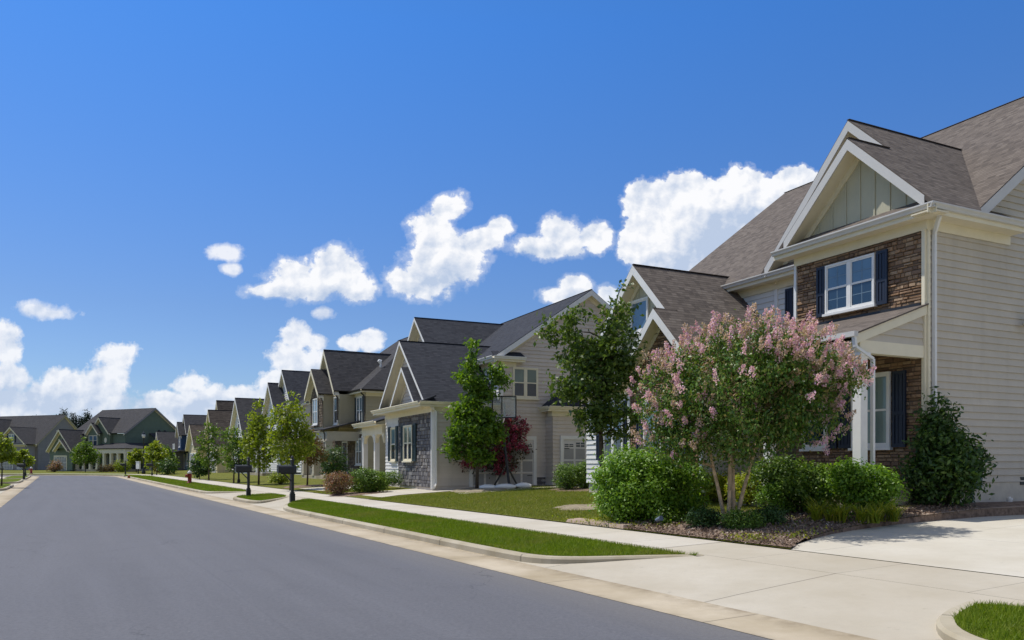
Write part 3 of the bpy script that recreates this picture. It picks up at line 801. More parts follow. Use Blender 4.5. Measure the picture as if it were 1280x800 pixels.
H.window('F', -.055, -3.45, -2.78, 2.02, 3.3, 1, 'white', None); H.shutter('F', 0, -2.68, -2.42, 1.95, 3.36, o=.06)
H.door('F', 1.6, -4.95, -4.0, 1.05, 3.2)
# downspout on the corner of the bay
H.downspout([(.36, -.16, 7.18), (.36, -.05, 7.05), (.08, .16, 6.75), (.08, .16, .8), (.22, .1, .62)], 'white', .085, .06)
H.downspout([(-12.3, 1.2, 7.2), (-12.3, 1.5, 6.9), (-12.3, 1.55, 4.3)], 'gutter')
# left wing with its own pair of nested gables
wz = lambda x: 7.70 - 1.0 * (x + 8.45)
rf.slab([(-8.45, -2.05, 7.7), (-6.8, -2.05, wz(-6.8)), (-6.8, -2.5, wz(-6.8)), (-4.85, -2.5, wz(-4.85)), (-4.85, 1.6, wz(-4.85)), (-7.97, 1.6, wz(-7.97)), (-8.45, 1.8, 7.7)], .09)
rf.slab([(-8.45, -2.05, 7.7), (-8.45, 1.8, 7.7), (-8.93, 1.6, 7.22), (-12.05, 1.6, 4.1), (-12.05, -2.05, 4.1)], .09)
rf.slab([(-6.8, -2.5, wz(-6.8)), (-6.8, -1.65, wz(-6.8)), (-8.75, -1.65, 4.1), (-8.75, -2.5, 4.1)], .09)
rf.beam((-8.45, -2.05, 7.706), (-8.45, 1.8, 7.706), .09, .012)
H.rake1('y', -8.45, 7.7, -12.05, 4.1, -2.05, -1.65); H.rake1('y', -8.45, 7.7, -6.82, wz(-6.82), -2.05, -1.65)
H.rake('y', -6.8, wz(-6.8), -8.75, -4.85, 4.1, -2.5, -2.1)
H.battens('F', -1.65, [(-11.75, 4.0), (-5.2, 4.0), (-8.45, 7.4)], 'sage_board', .42)
H.lap('F', -1.65, [(-11.75, .9), (-8.5, .9), (-8.5, 4.0), (-11.75, 4.0)], 'white_siding')
H.stone('F', -2.1, [(-8.5, .6), (-5.15, .6), (-5.15, 4.15), (-6.8, 5.8), (-8.5, 4.15)], 'brown_stone')
H.corner('F', -2.1, -8.58, .6, 4.0, .12, 'white', .06); H.corner('F', -2.1, -5.2, .6, 4.0, .1, 'white', .06)
H.lap('R', -5.15, [(-2.1, .9), (1.6, .9), (1.6, 4.0), (-2.1, 4.0)], 'cream_siding'); H.lap('L', -11.72, [(-1.65, .9), (1.6, .9), (1.6, 4.0), (-1.65, 4.0)], 'white_siding')
rf.slab([(-12.05, -2.1, 4.12), (-8.7, -2.1, 4.12), (-8.7, -1.63, 4.34), (-12.0, -1.63, 4.34)], .05)
H.eave('R', -5.15, -2.5, 1.55, 4.13, .3); H.eave('F', -1.65, -12.1, -8.5, 4.13, .42)
H.window('F', -1.65, -9.0, -8.2, 5.72, 6.62, 1, 'white', None, up='pane_blind', low='pane_blind', rail=False)
H.window('F', -1.65, -10.6, -9.55, 1.75, 3.5, 2, 'white'); H.shutter('F', -1.65, -11.05, -10.72, 1.68, 3.58, o=.03); H.shutter('F', -1.65, -9.42, -9.09, 1.68, 3.58, o=.03)
H.window('F', -2.155, -7.6, -6.0, 1.6, 3.4, 2, 'white', label='ground floor window in the stone front of the left wing'); H.shutter('F', -2.1, -8.05, -7.72, 1.55, 3.45, o=.06); H.shutter('F', -2.1, -5.88, -5.55, 1.55, 3.45, o=.06)
# fittings on the side wall
m = MB(); H.bx(m, 'R', 0, 1.34, 1.74, 1.02, 1.42, .02, .17); H.bx(m, 'R', 0, 1.36, 1.72, 1.42, 1.45, .02, .19); H.bx(m, 'R', 0, 1.5, 1.56, .55, 1.02, .03, .08)
b = m.build('meter_box', paint('green_grey_box', (.14, .20, .19), .5), H.o); b['label'] = 'small grey green meter box low on the side wall'
m = MB(); H.bx(m, 'R', 0, 3.42, 3.82, 1.05, 1.24, .012, .03); m.build('crawl_vent', 'black_metal', H.o)
m = MB(); m.tube([(.05, 3.55, 4.98), (.22, 3.5, 4.98)], [.05, .05], 10); m.tube([(.16, 3.5, 4.99), (.30, 3.42, 4.93)], [.07, .15], 14)
m.build('flood_lamp', 'cream_trim', H.o)
H.finish()

# ---- the greige house with the slate roof
X2 = House('house', 'pale greige house with slate roof, garage doors and blue-grey stone gable wing', (-.099 * 33, 33.0), 25.0, .52)
SL = 'slate_shingle'
X2.solid(-6.9, -.01, .02, 3.2, .3, 3.85, 'grey_siding'); X2.solid(-13.2, -.01, 3.02, 11.8, .3, 5.95, 'grey_siding')
X2.lap('R', 0, [(0, .62), (5.2, .62), (5.2, 3.85), (0, 3.85)], 'grey_siding')
X2.lap('R', 0, [(3.05, 3.85), (11.8, 3.85), (11.8, 6.0), (7.4, 9.05), (3.05, 6.0)], 'grey_siding')
X2.lap('R', 0, [(5.2, .62), (11.8, .62), (11.8, 3.85), (5.2, 3.85)], 'grey_siding')
X2.corner('R', 0, 0, .5, 3.75, .08, 'white', .05); X2.corner('F', 0, -.09, .5, 3.75, .09, 'white', .06)
X2.corner('R', 0, 3.05, 3.9, 5.8, .12, 'white', .05)
X2.stone('F', 0, [(-4.75, .55), (-.09, .55), (-.09, 3.75), (-4.75, 3.75)], 'grey_stone', hmin=.09, hmax=.2, wmin=.11, wmax=.32)
X2.lap('F', 0, [(-6.9, .8), (-4.75, .8), (-4.75, 3.8), (-6.9, 3.8)], 'white_siding')
X2.lap('F', 3.0, [(-13.2, .8), (-5.0, .8), (-5.0, 5.95), (-13.2, 5.95)], 'grey_siding', .2); X2.lap('F', 3.0, [(-5.0, 3.8), (0, 3.8), (0, 5.95), (-5.0, 5.95)], 'white_siding')
r2 = X2.mb('roof', SL); pz = .68
def mz2(y): return 6.1 + pz * (y - 2.62)
r2.slab([(-13.5, 2.62, 6.1), (.32, 2.62, 6.1), (.32, 7.4, mz2(7.4)), (-13.5, 7.4, mz2(7.4))], .09); r2.slab([(.32, 12.18, 6.1), (-13.5, 12.18, 6.1), (-13.5, 7.4, mz2(7.4)), (.32, 7.4, mz2(7.4))], .09)
X2.rake('x', 7.4, mz2(7.4), 2.62, 12.18, 6.1, .32, 0, 'white', 'cream_soffit')
r2.beam((-13.5, 7.4, mz2(7.4) + .006), (.32, 7.4, mz2(7.4) + .006), .09, .012)
X2.eave('F', 3.0, -13.4, .35, 6.12, .40, 'white'); X2.eave('R', 0, 2.6, 4.1, 6.12, .32, 'white', frieze=.2)
r2.slab([(.34, 2.62, 6.12), (.34, 4.1, 6.12), (.03, 4.0, 6.36), (.03, 2.62, 6.36)], .05)
# wing gable and the small gable in front
A2 = 7.05; w2 = lambda x: A2 - .85 * abs(x + 3.3)
r2.slab([(-3.3, -.42, A2), (.22, -.42, w2(.22)), (.22, 3.0, w2(.22)), (-1.9, 3.0, w2(-1.9)), (-3.3, 4.1, A2)], .09)
r2.slab([(-3.3, -.42, A2), (-3.3, 4.1, A2), (-4.7, 3.0, w2(-4.7)), (-6.85, 3.0, w2(-6.85)), (-6.85, -.42, w2(-6.85))], .09)
r2.beam((-3.3, -.42, A2 + .006), (-3.3, 4.1, A2 + .006), .09, .012)
X2.rake('y', -3.3, A2, -6.85, .22, w2(.22), -.42, .0, 'white', 'cream_soffit', bh=.11)
s2_ = lambda x: 5.76 - .92 * abs(x + 2.3)
r2.slab([(-2.3, -.64, 5.76), (-.55, -.64, s2_(-.55)), (-.55, .1, s2_(-.55)), (-2.3, .1, 5.76)], .07); r2.slab([(-2.3, -.64, 5.76), (-2.3, .1, 5.76), (-4.05, .1, s2_(-.55)), (-4.05, -.64, s2_(-.55))], .07)
X2.rake('y', -2.3, 5.76, -4.05, -.55, s2_(-.55), -.64, -.22, 'white', 'cream_soffit', bh=.10)
X2.lap('F', 0, [(-6.6, 4.1), (0., 4.1), (-3.3, 6.8)], 'grey_siding'); X2.lap('F', -.22, [(-3.9, 4.2), (-.7, 4.2), (-2.3, 5.62)], 'grey_siding')
r2.slab([(-6.9, -.66, 4.08), (.26, -.66, 4.08), (.26, .04, 4.36), (-6.9, .04, 4.36)], .06)
X2.eave('F', 0, -6.95, .28, 4.1, .64, 'cream_trim', fr=(-6.9, .05)); X2.eave('R', 0, -.66, 3.0, 4.1, .24, 'cream_trim', frieze=.2, fr=(-.05, 3.0))
X2.downspout([(.2, -.3, 4.0), (.07, .12, 3.7), (.07, .12, .75), (.25, .0, .6)], 'white', .08, .06)
X2.window('F', -.055, -3.65, -2.5, 1.72, 3.2, 2, 'cream_trim', None, up='pane_green', low='pane_dark', cas=.06); X2.shutter('F', 0, -4.15, -3.73, 1.65, 3.3, 'teal_shutter', .06); X2.shutter('F', 0, -2.42, -1.98, 1.65, 3.3, 'teal_shutter', .06)
X2.window('F', 0, -5.85, -5.15, 1.72, 3.2, 1, 'cream_trim', None, cas=.06); X2.shutter('F', 0, -6.3, -5.93, 1.65, 3.3, 'teal_shutter', .03); X2.shutter('F', 0, -5.08, -4.78, 1.65, 3.3, 'teal_shutter', .03)
X2.window('R', 0, 3.68, 4.78, 4.44, 5.66, 2, 'cream_trim', None, up='pane_green', low='pane_dark', cas=.06)
# entrance porch left of the wing
r2.slab([(-11.2, -.5, 3.62), (-7.0, -.5, 3.62), (-7.0, 3.0, 4.7), (-11.2, 3.0, 4.7)], .08)
X2.mb('porch_beam', 'cream_trim').box(-11.0, -7.1, -.15, .1, 3.0, 3.5); X2.mb('porch_beam', 'cream_trim').box(-7.3, -7.1, .1, 3.0, 3.0, 3.5)
ar = X2.mb('porch_arch', 'cream_trim')
for x0, x1 in ((-8.5, -6.95), (-10.8, -8.7)):
    n = 10
    for k in range(n):
        u0, u1 = k / n, (k + 1) / n; f = lambda u: 2.55 + .5 * math.sqrt(max(0, 1 - (2 * u - 1) ** 2)); A, B = x0 + (x1 - x0) * u0, x0 + (x1 - x0) * u1
        ar.hexa([(A, -.12, f(u0)), (B, -.12, f(u1)), (B, .06, f(u1)), (A, .06, f(u0))], [(A, -.12, 3.06), (B, -.12, 3.06), (B, .06, 3.06), (A, .06, 3.06)])
X2.eave('F', -.1, -11.3, -6.9, 3.64, .42, 'cream_trim')
for x in (-8.6, -10.9): X2.column(x, 0, .75, 3.0, .24)
X2.mb('porch_floor', 'kerb_concrete').box(-11.1, -6.7, -.3, 3.0, .3, .75)
X2.door('F', 3.0, -9.6, -8.6, .8, 2.95)
# garage doors on the drive side, the second under its own low roof
X2.garage('R', 0, 1.75, 4.62, .56, 2.58)
X2.solid(.0, .62, 5.25, 10.6, .3, 3.85, 'grey_siding')
X2.lap('R', .62, [(5.25, .95), (10.6, .95), (10.6, 3.75), (5.25, 3.75)], 'grey_siding'); X2.lap('F', 5.25, [(.02, .95), (.64, .95), (.64, 3.75), (.02, 3.75)], 'grey_siding')
X2.garage('R', .64, 5.75, 8.6, .56, 2.60)
X2.stone('R', .02, [(4.8, .55), (5.22, .55), (5.22, .95), (4.8, .95)], 'grey_stone', hmin=.1, hmax=.2, wmin=.15, wmax=.35)
r2.slab([(.95, 4.95, 4.0), (.95, 10.9, 4.0), (.03, 9.6, 5.15), (.03, 6.35, 5.15)], .08); r2.slab([(.03, 4.95, 4.0), (.95, 4.95, 4.0), (.03, 6.35, 5.15)], .08)
X2.eave('R', .62, 4.9, 10.9, 4.02, .30, 'cream_trim'); X2.eave('F', 5.25, .0, .95, 4.02, .30, 'cream_trim')
# upper cross gable
B2 = 9.15; b2 = lambda x: B2 - .9 * abs(x + 8.6)
ym = lambda z: 2.62 + (z - 6.1) / pz
r2.slab([(-8.6, 2.0, B2), (-5.4, 2.0, b2(-5.4)), (-5.4, ym(b2(-5.4)), b2(-5.4)), (-8.6, ym(B2), B2)], .09); r2.slab([(-8.6, 2.0, B2), (-8.6, ym(B2), B2), (-11.8, ym(b2(-11.8)), b2(-11.8)), (-11.8, 2.0, b2(-11.8))], .09)
r2.beam((-8.6, 2.0, B2 + .006), (-8.6, ym(B2), B2 + .006), .09, .012)
X2.rake('y', -8.6, B2, -11.8, -5.4, b2(-5.4), 2.0, 2.5, 'white', 'cream_soffit', bh=.12); X2.solid(-11.3, -5.9, 2.52, 5, 5.0, 6.4, 'grey_siding')
X2.lap('F', 2.5, [(-11.3, 5.4), (-5.9, 5.4), (-5.9, 6.5), (-8.6, 8.95), (-11.3, 6.5)], 'grey_siding')
X2.window('F', 2.5, -9.2, -8.0, 6.2, 7.4, 2, 'white', None)
X2.finish()
# ------------------------------------------------------------------ houses farther down the street
def gable_front(h, xc, zr, half, ze, y0, yw, yb, roof, wall, trim='white', soff='cream_soffit', lap=.18, zlow=None, over=.32, ridge_end=None):
    """a street-facing gable with its wall; roof runs back to yb"""
    rf = h.mb('roof', roof)
    rf.slab([(xc, y0, zr), (xc + half, y0, ze), (xc + half, yb, ze), (xc, yb, zr)], .09)
    rf.slab([(xc - half, y0, ze), (xc, y0, zr), (xc, yb, zr), (xc - half, yb, ze)], .09)
    rf.beam((xc, y0, zr + .006), (xc, yb, zr + .006), .09, .012)
    h.rake('y', xc, zr, xc - half, xc + half, ze, y0, yw, trim, soff)
    k = (zr - ze) / half; w = half - over; zb = ze if zlow is None else zlow
    pts = [(xc - w, zb), (xc + w, zb), (xc + w, zr - k * w - .06), (xc, zr - .06), (xc - w, zr - k * w - .06)]
    if zb >= ze - .3: pts = [(xc - w, zr - k * w - .06), (xc + w, zr - k * w - .06), (xc, zr - .06)]
    h.lap('F', yw, pts, wall, lap)
def hip(h, x0, x1, y0, y1, ze, zr, rx0, rx1, roof):
    ym = (y0 + y1) / 2; rf = h.mb('roof', roof)
    rf.slab([(x0, y0, ze), (x1, y0, ze), (rx1, ym, zr), (rx0, ym, zr)], .09); rf.slab([(x1, y1, ze), (x0, y1, ze), (rx0, ym, zr), (rx1, ym, zr)], .09)
    rf.slab([(x1, y0, ze), (x1, y1, ze), (rx1, ym, zr)], .09); rf.slab([(x0, y1, ze), (x0, y0, ze), (rx0, ym, zr)], .09)
    rf.beam((rx0, ym, zr + .006), (rx1, ym, zr + .006), .09, .012)
def side_gable(h, x0, x1, y0, y1, ze, zr, roof, wall, trim='white', over=.3, lap=.18, zlow=1., core=None):
    ym = (y0 + y1) / 2; rf = h.mb('roof', roof)
    rf.slab([(x0, y0, ze), (x1, y0, ze), (x1, ym, zr), (x0, ym, zr)], .09); rf.slab([(x1, y1, ze), (x0, y1, ze), (x0, ym, zr), (x1, ym, zr)], .09)
    rf.beam((x0, ym, zr + .006), (x1, ym, zr + .006), .09, .012)
    h.rake('x', ym, zr, y0, y1, ze, x1, x1 - over, trim)
    k = (zr - ze) / (ym - y0); o = .4
    h.lap('R', x1 - over, [(y0 + o, zlow), (y1 - o, zlow), (y1 - o, ze + k * o - .06), (ym, zr - .06), (y0 + o, ze + k * o - .06)], wall, lap)

# ---- the tan house
T = House('house', 'tan two storey house with charcoal hipped roof, stone entrance and dark downspouts', (-.183 * 51.6, 51.6), 29.5, .45)
CH = 'char_shingle'
T.solid(-12, -.01, .02, 11.2, .3, 6.15, 'tan_siding'); T.solid(-6.6, -2.0, -1.1, .1, 3.9, 6.1, 'tan_siding')
T.lap('R', 0, [(0, .9), (11.2, .9), (11.2, 6.1), (0, 6.1)], 'tan_siding', .18)
T.lap('F', 0, [(-12, 3.6), (0, 3.6), (0, 6.1), (-12, 6.1)], 'tan_siding', .18)
T.stone('F', 0, [(-6.0, .5), (-.1, .5), (-.1, 3.45), (-6.0, 3.45)], 'tan_stone', hmin=.1, hmax=.2, wmin=.18, wmax=.45)
T.stone('F', 0, [(-12, .5), (-6.0, .5), (-6.0, 3.45), (-12, 3.45)], 'tan_stone', hmin=.1, hmax=.2, wmin=.18, wmax=.45)
T.bx(T.mb('band_course', 'cream_trim'), 'F', 0, -12, 0, 3.45, 3.62, .01, .06)
hip(T, -12.4, .42, -.42, 11.6, 6.3, 11.0, -8.6, -4.4, CH)
T.eave('F', 0, -12.4, .44, 6.3, .42, 'dark_gutter'); T.eave('R', 0, -.44, 11.6, 6.3, .42, 'dark_gutter')
# front cross gable and the bay in front of it
rfT = T.mb('roof', CH)
rfT.slab([(-4.3, -1.5, 9.3), (-2.0, -1.5, 6.35), (-2.0, -.3, 6.35), (-4.3, 3.4, 9.3)], .09); rfT.slab([(-4.3, -1.5, 9.3), (-4.3, 3.4, 9.3), (-6.6, -.3, 6.35), (-6.6, -1.5, 6.35)], .09)
rfT.beam((-4.3, -1.5, 9.304), (-4.3, 3.4, 9.304), .09, .012)
T.rake('y', -4.3, 9.3, -6.6, -2.0, 6.35, -1.5, -1.1, 'cream_trim'); T.lap('F', -1.1, [(-6.5, 3.7), (-2.1, 3.7), (-2.1, 6.3), (-4.3, 9.1), (-6.5, 6.3)], 'tan_siding', .18)
rfT.slab([(-4.9, -2.2, 8.0), (-3.2, -2.2, 6.2), (-3.2, -1.1, 6.2), (-4.9, -1.1, 8.0)], .08); rfT.slab([(-4.9, -2.2, 8.0), (-4.9, -1.1, 8.0), (-6.6, -1.1, 6.2), (-6.6, -2.2, 6.2)], .08)
T.rake('y', -4.9, 8.0, -6.6, -3.2, 6.2, -2.2, -1.8, 'cream_trim'); T.solid(-6.4, -3.4, -1.78, -1.0, 3.9, 6.2, 'tan_siding')
T.stone('F', -1.8, [(-6.4, 4.0), (-3.4, 4.0), (-3.4, 6.2), (-4.9, 7.8), (-6.4, 6.2)], 'tan_stone', hmin=.1, hmax=.2)
T.window('F', -1.855, -5.4, -4.4, 4.25, 5.9, 2, 'white', None); T.window('F', -1.1, -3.0, -2.35, 4.2, 5.9, 1, 'white', None)
T.window('F', 0, -1.6, -.55, 4.15, 5.85, 2, 'white', None); T.shutter('F', 0, -1.98, -1.68, 4.1, 5.9, 'teal_shutter', .03); T.shutter('F', 0, -.46, -.16, 4.1, 5.9, 'teal_shutter', .03)
T.window('F', -.055, -1.6, -.55, 1.5, 3.1, 2, 'white', None)
rfT.slab([(-7.0, -2.4, 3.75), (-.9, -2.4, 3.75), (-.9, -.02, 4.35), (-7.0, -.02, 4.35)], .08)
T.mb('porch_beam', 'tan_trim').box(-6.8, -1.1, -2.2, -2.0, 3.0, 3.6); T.mb('porch_beam', 'tan_trim').box(-1.3, -1.1, -2.0, 0, 3.0, 3.6)
for x in (-6.6, -4.0, -1.25): T.column(x, -2.1, .7, 3.0, .42, 'tan_trim')
T.mb('porch_floor', 'kerb_concrete').box(-6.9, -1.0, -2.3, -.02, .3, .7)
T.door('F', 0, -4.7, -3.7, .75, 2.95)
T.downspout([(-.02, -.44, 6.2), (-.02, -.1, 5.9), (-.02, -.1, .6)], 'dark_gutter', .09, .07); T.downspout([(-2.2, -1.3, 6.1), (-2.2, -1.2, 5.9), (-2.2, -1.2, 4.4)], 'dark_gutter', .09, .07); T.downspout([(-1.3, -2.42, 3.7), (-1.3, -2.3, 3.4), (-1.3, -2.3, .7)], 'dark_gutter', .09, .07)
m = MB(); m.tube([(-1.6, 1.6, 8.0), (-1.6, 1.6, 8.4)], [.07, .07], 8); m.tube([(-1.6, 1.6, 8.35), (-1.6, 1.45, 8.45)], [.16, .1], 8); m.build('roof_vent', 'white', T.o)
T.finish()

# ---- the grey house behind the yellow-green maples
Q = House('house', 'grey house with steep slate roof half hidden behind the yellow green street trees', W(64, 17)[:2], 29.6, .45)
Q.solid(-12, 0, .02, 11, .3, 6.0, 'white_siding'); Q.lap('F', 0, [(-12, .8), (0, .8), (0, 6.), (-12, 6.)], 'white_siding', .2)
side_gable(Q, -12.3, .3, -.4, 11.4, 6.1, 9.7, SL, 'white_siding', lap=.2)
gable_front(Q, -5.2, 9.5, 3.2, 6.15, -.35, 0, 5.2, SL, 'white_siding', zlow=6.0); gable_front(Q, -6.6, 8.5, 2.2, 6.1, -1.2, -.8, 2.5, SL, 'white_siding', zlow=4.0)
Q.solid(-8.5, -4.7, -.78, .1, 3.5, 6.1, 'white_siding')
Q.eave('F', 0, -12.3, .3, 6.12, .4, 'white')
Q.window('F', -.8, -7.3, -5.9, 4.4, 5.9, 2, 'white', None); Q.window('F', 0, -2.6, -1.2, 4.2, 5.7, 2, 'white', None); Q.window('F', 0, -2.6, -1.2, 1.4, 3.0, 2, 'white', None); Q.window('F', 0, -10.6, -9.2, 4.2, 5.7, 2, 'white', None)
Q.mb('roof', SL).slab([(-8.9, -2.4, 3.4), (-3.6, -2.4, 3.4), (-3.6, 0, 4.0), (-8.9, 0, 4.0)], .08)
Q.mb('porch_beam', 'white').box(-8.7, -3.8, -2.2, -2.0, 2.95, 3.3)
for x in (-8.5, -6.2, -4.0): Q.column(x, -2.1, .7, 2.95, .3)
Q.mb('porch_floor', 'kerb_concrete').box(-8.9, -3.6, -2.3, -.02, .3, .7); Q.door('F', 0, -6.8, -5.8, .75, 2.9)
Q.finish()

# ---- low dark-roofed house
V = House('house', 'low house with one broad charcoal front gable between the grey and the brown roofed houses', W(79, 17)[:2], 29.6, .45)
V.solid(-12, 0, .02, 11, .3, 4.2, 'yellow_siding'); V.lap('F', 0, [(-12, .8), (0, .8), (0, 4.2), (-12, 4.2)], 'yellow_siding', .2)
side_gable(V, -12.3, .3, -.4, 11.4, 4.3, 8.2, CH, 'yellow_siding', lap=.2)
V.solid(-6.2, .6, -1.4, .1, .3, 3.9, 'white_siding'); gable_front(V, -2.8, 7.95, 3.9, 3.95, -1.85, -1.45, 4.6, CH, 'white_siding', zlow=.8)
V.lap('R', .6, [(-1.45, .8), (3.5, .8), (3.5, 3.8), (-1.45, 3.8)], 'white_siding', .2); V.solid(0, .59, 0, 3.5, .3, 3.85, 'white_siding')
V.eave('R', .6, -1.8, 4.5, 3.98, .45, 'white'); V.window('F', -1.45, -4.0, -1.6, 1.2, 2.8, 3, 'white', None); V.window('F', -1.45, -3.2, -2.4, 4.9, 5.9, 1, 'white', None); V.window('R', .6, .2, 1.4, 1.2, 2.8, 2, 'white', None)
V.door('F', 0, -9.0, -8.0, .75, 2.9); V.finish()

# ---- two brown-roofed, pale yellow houses
UM = 'umber_shingle'
def brown(s0, label, hi, wall):
    h = House('house', label, W(s0, 17)[:2], 29.6, .42, 'brown roofed houses')
    wz_ = 7.35 if s0 < 100 else 6.3
    h.solid(-12, 0, .02, 11, .3, 4.6, wall); h.lap('F', 0, [(-12, .8), (0, .8), (0, 4.6), (-12, 4.6)], wall, .22)
    side_gable(h, -12.3, .3, -.4, 11.4, 4.7, hi, UM, wall, lap=.22)
    h.solid(-3.6, 3.0, -2.3, .1, .3, 3.2, wall); gable_front(h, -.3, wz_, 3.7, 3.3, -2.75, -2.3, 4.5, UM, wall, 'cream_trim', zlow=.8)
    h.lap('R', 3.0, [(-2.3, .8), (4.0, .8), (4.0, 3.1), (-2.3, 3.1)], wall, .22); h.solid(.0, 2.99, 0, 4.0, .3, 3.15, wall)
    h.eave('R', 3.0, -2.7, 4.4, 3.32, .4, 'white'); h.garage('F', -2.3, -2.6, 2.0, .45, 2.6); h.window('F', -2.3, -.8, .2, 3.9, 4.9, 1, 'white', None)
    h.window('R', 3.0, .0, 1.2, 1.1, 2.6, 2, 'white', None); h.window('F', 0, -9.5, -8, 1.3, 2.9, 2, 'white', None)
    h.door('F', 0, -6.6, -5.6, .75, 2.9); return h
b1 = brown(92, 'pale yellow house with tall umber brown roof next to the charcoal roofed house', 8.2, 'yellow_siding'); gable_front(b1, -9.6, 9.1, 3.2, 4.75, -.35, .0, 5., UM, 'yellow_siding', 'cream_trim', zlow=4.5); b1.finish()
b2_ = brown(106, 'smaller pale yellow house with brown roofed garage gable beside the blue house', 6.9, 'yellow_siding'); b2_.finish()

# ---- the navy house
N = House('house', 'navy blue house with white trim and grey roofed front wing', W(122, 16.6)[:2], 29.6, .40)
N.solid(-8, 3, .02, 9, .3, 5.6, 'blue_siding'); N.lap('F', 0, [(-8, .8), (3, .8), (3, 5.6), (-8, 5.6)], 'blue_siding', .25)
side_gable(N, -8.3, 3.3, -.4, 9.4, 5.7, 8.2, CH, 'blue_siding', lap=.25)
gable_front(N, 1.9, 8.3, 2.6, 5.7, -1.3, -.9, 4.2, CH, 'blue_siding', zlow=3.2); N.solid(-.3, 4.1, -.88, 3, .3, 5.7, 'blue_siding'); N.lap('R', 4.1, [(-.9, .8), (4, .8), (4, 5.6), (-.9, 5.6)], 'blue_siding', .25)
gable_front(N, .7, 7.3, 1.9, 5.4, -2.0, -1.6, .5, CH, 'blue_siding', zlow=3.4); N.solid(-.9, 2.3, -1.58, 0, 3.3, 5.5, 'blue_siding')
N.window('F', -1.6, .1, 1.4, 3.8, 5.2, 2, 'white', None); N.window('F', -.9, 2.6, 3.6, 3.8, 5.2, 1, 'white', None); N.window('F', -.9, 2.6, 3.6, 1.2, 2.8, 1, 'white', None)
N.mb('roof', CH).slab([(-1.4, -3.0, 3.0), (4.6, -3.0, 3.0), (4.6, -.9, 3.4), (-1.4, -.9, 3.4)], .08); N.mb('porch_beam', 'white').box(-1.2, 4.4, -2.8, -2.6, 2.6, 2.9)
for x in (-1.0, 1.6, 4.2): N.column(x, -2.7, .6, 2.6, .3)
rl = N.mb('railing', 'white')
for z in (3.45, 4.1): rl.beam((2.2, -2.7, z), (4.4, -2.7, z), .07, .07)
for k in range(12): rl.box(2.25 + k * .19, 2.29 + k * .19, -2.72, -2.68, 3.45, 4.1)
N.solid(-7.8, -2.0, -3.6, .1, .3, 3.2, 'taupe_siding'); gable_front(N, -4.9, 6.1, 3.3, 3.2, -4.1, -3.65, 3.5, CH, 'taupe_siding', zlow=.8)
N.window('F', -3.65, -5.4, -4.4, 3.9, 4.9, 1, 'white', None); N.window('F', -3.65, -6.2, -3.6, 1.1, 2.6, 2, 'white', None); N.door('F', -.9, -.2, .8, .7, 2.6); N.finish()

# ---- the green house that closes the street
GX = House('house', 'dark green house with long cream columned porch closing the end of the street', (-.483 * 122, 122.0), 64, .30)
GX.solid(-11.5, 0, .02, 10.4, 0, 6.0, 'green_siding'); GX.lap('F', 0, [(-11.5, .6), (0, .6), (0, 6.0), (-11.5, 6.0)], 'green_siding', .25)
side_gable(GX, -12.2, .35, -.4, 10.8, 6.1, 10.2, CH, 'green_siding', 'taupe_siding', .35, .25, .5)
gable_front(GX, -5.0, 8.6, 2.2, 6.2, -.9, -.5, 4.0, CH, 'green_siding', 'cream_trim', zlow=3.6); gable_front(GX, -6.0, 7.7, 1.5, 6.1, -1.4, -1.0, 1.0, CH, 'green_siding', 'cream_trim', zlow=3.6)
GX.solid(-7.2, -2.9, -.48, .1, 3.6, 6.1, 'green_siding'); GX.solid(-7.3, -4.7, -.98, .1, 3.6, 6.1, 'green_siding')
GX.window('F', -1.0, -6.9, -5.1, 4.2, 5.7, 2, 'cream_trim', None)
m = MB(); m.lathe([(.28, 0), (.28, .06)], 14); 
mm = MB(); mm.v = [(x - 3.75 + 0, -.55 - z, 5.0 + y * 1.5) for x, y, z in m.v]; mm.f = m.f; mm.uv = m.uv; mm.build('oval_window', 'cream_trim', GX.o)
GX.mb('roof', CH).slab([(-7.9, -2.9, 3.7), (3.6, -2.9, 3.7), (.1, 0, 4.6), (-7.9, 0, 4.6)], .1); GX.mb('roof', CH).slab([(3.6, -2.9, 3.7), (3.6, 4.4, 3.7), (.1, 4.4, 4.6), (.1, 0, 4.6)], .1)
GX.mb('porch_beam', 'cream_trim').box(-7.8, 3.4, -2.7, -2.4, 2.95, 3.6); GX.mb('porch_beam', 'cream_trim').box(3.1, 3.4, -2.4, 4.4, 2.95, 3.6)
GX.mb('porch_floor', 'kerb_concrete').box(-7.9, 3.5, -2.8, 0, 0, .55); GX.mb('porch_floor', 'kerb_concrete').box(.0, 3.5, 0, 4.4, 0, .55)
for k in range(8): GX.column(-7.6 + k * 1.55, -2.55, .55, 2.95, .38, 'cream_trim')
for y in (-.3, 2.0, 4.2): GX.column(3.25, y, .55, 2.95, .38, 'cream_trim')
for x in (-6.6, -2.6): GX.window('F', 0, x - .5, x + .5, 1.0, 2.7, 1, 'cream_trim', None)
GX.door('F', 0, -5.0, -4.0, .6, 2.7)
GX.solid(-12.4, -8.0, -3.4, .1, 0, 3.3, 'green_siding'); gable_front(GX, -10.1, 6.7, 3.0, 3.45, -3.9, -3.45, 4.2, CH, 'green_siding', 'cream_trim', zlow=.4)
gable_front(GX, -9.2, 5.1, 1.7, 3.5, -4.3, -3.9, -3.0, CH, 'green_siding', 'cream_trim'); GX.garage('F', -3.45, -11.6, -8.8, .35, 2.5, 'cream_trim'); GX.window('F', -3.45, -10.6, -9.8, 4.3, 5.1, 1, 'cream_trim', None)
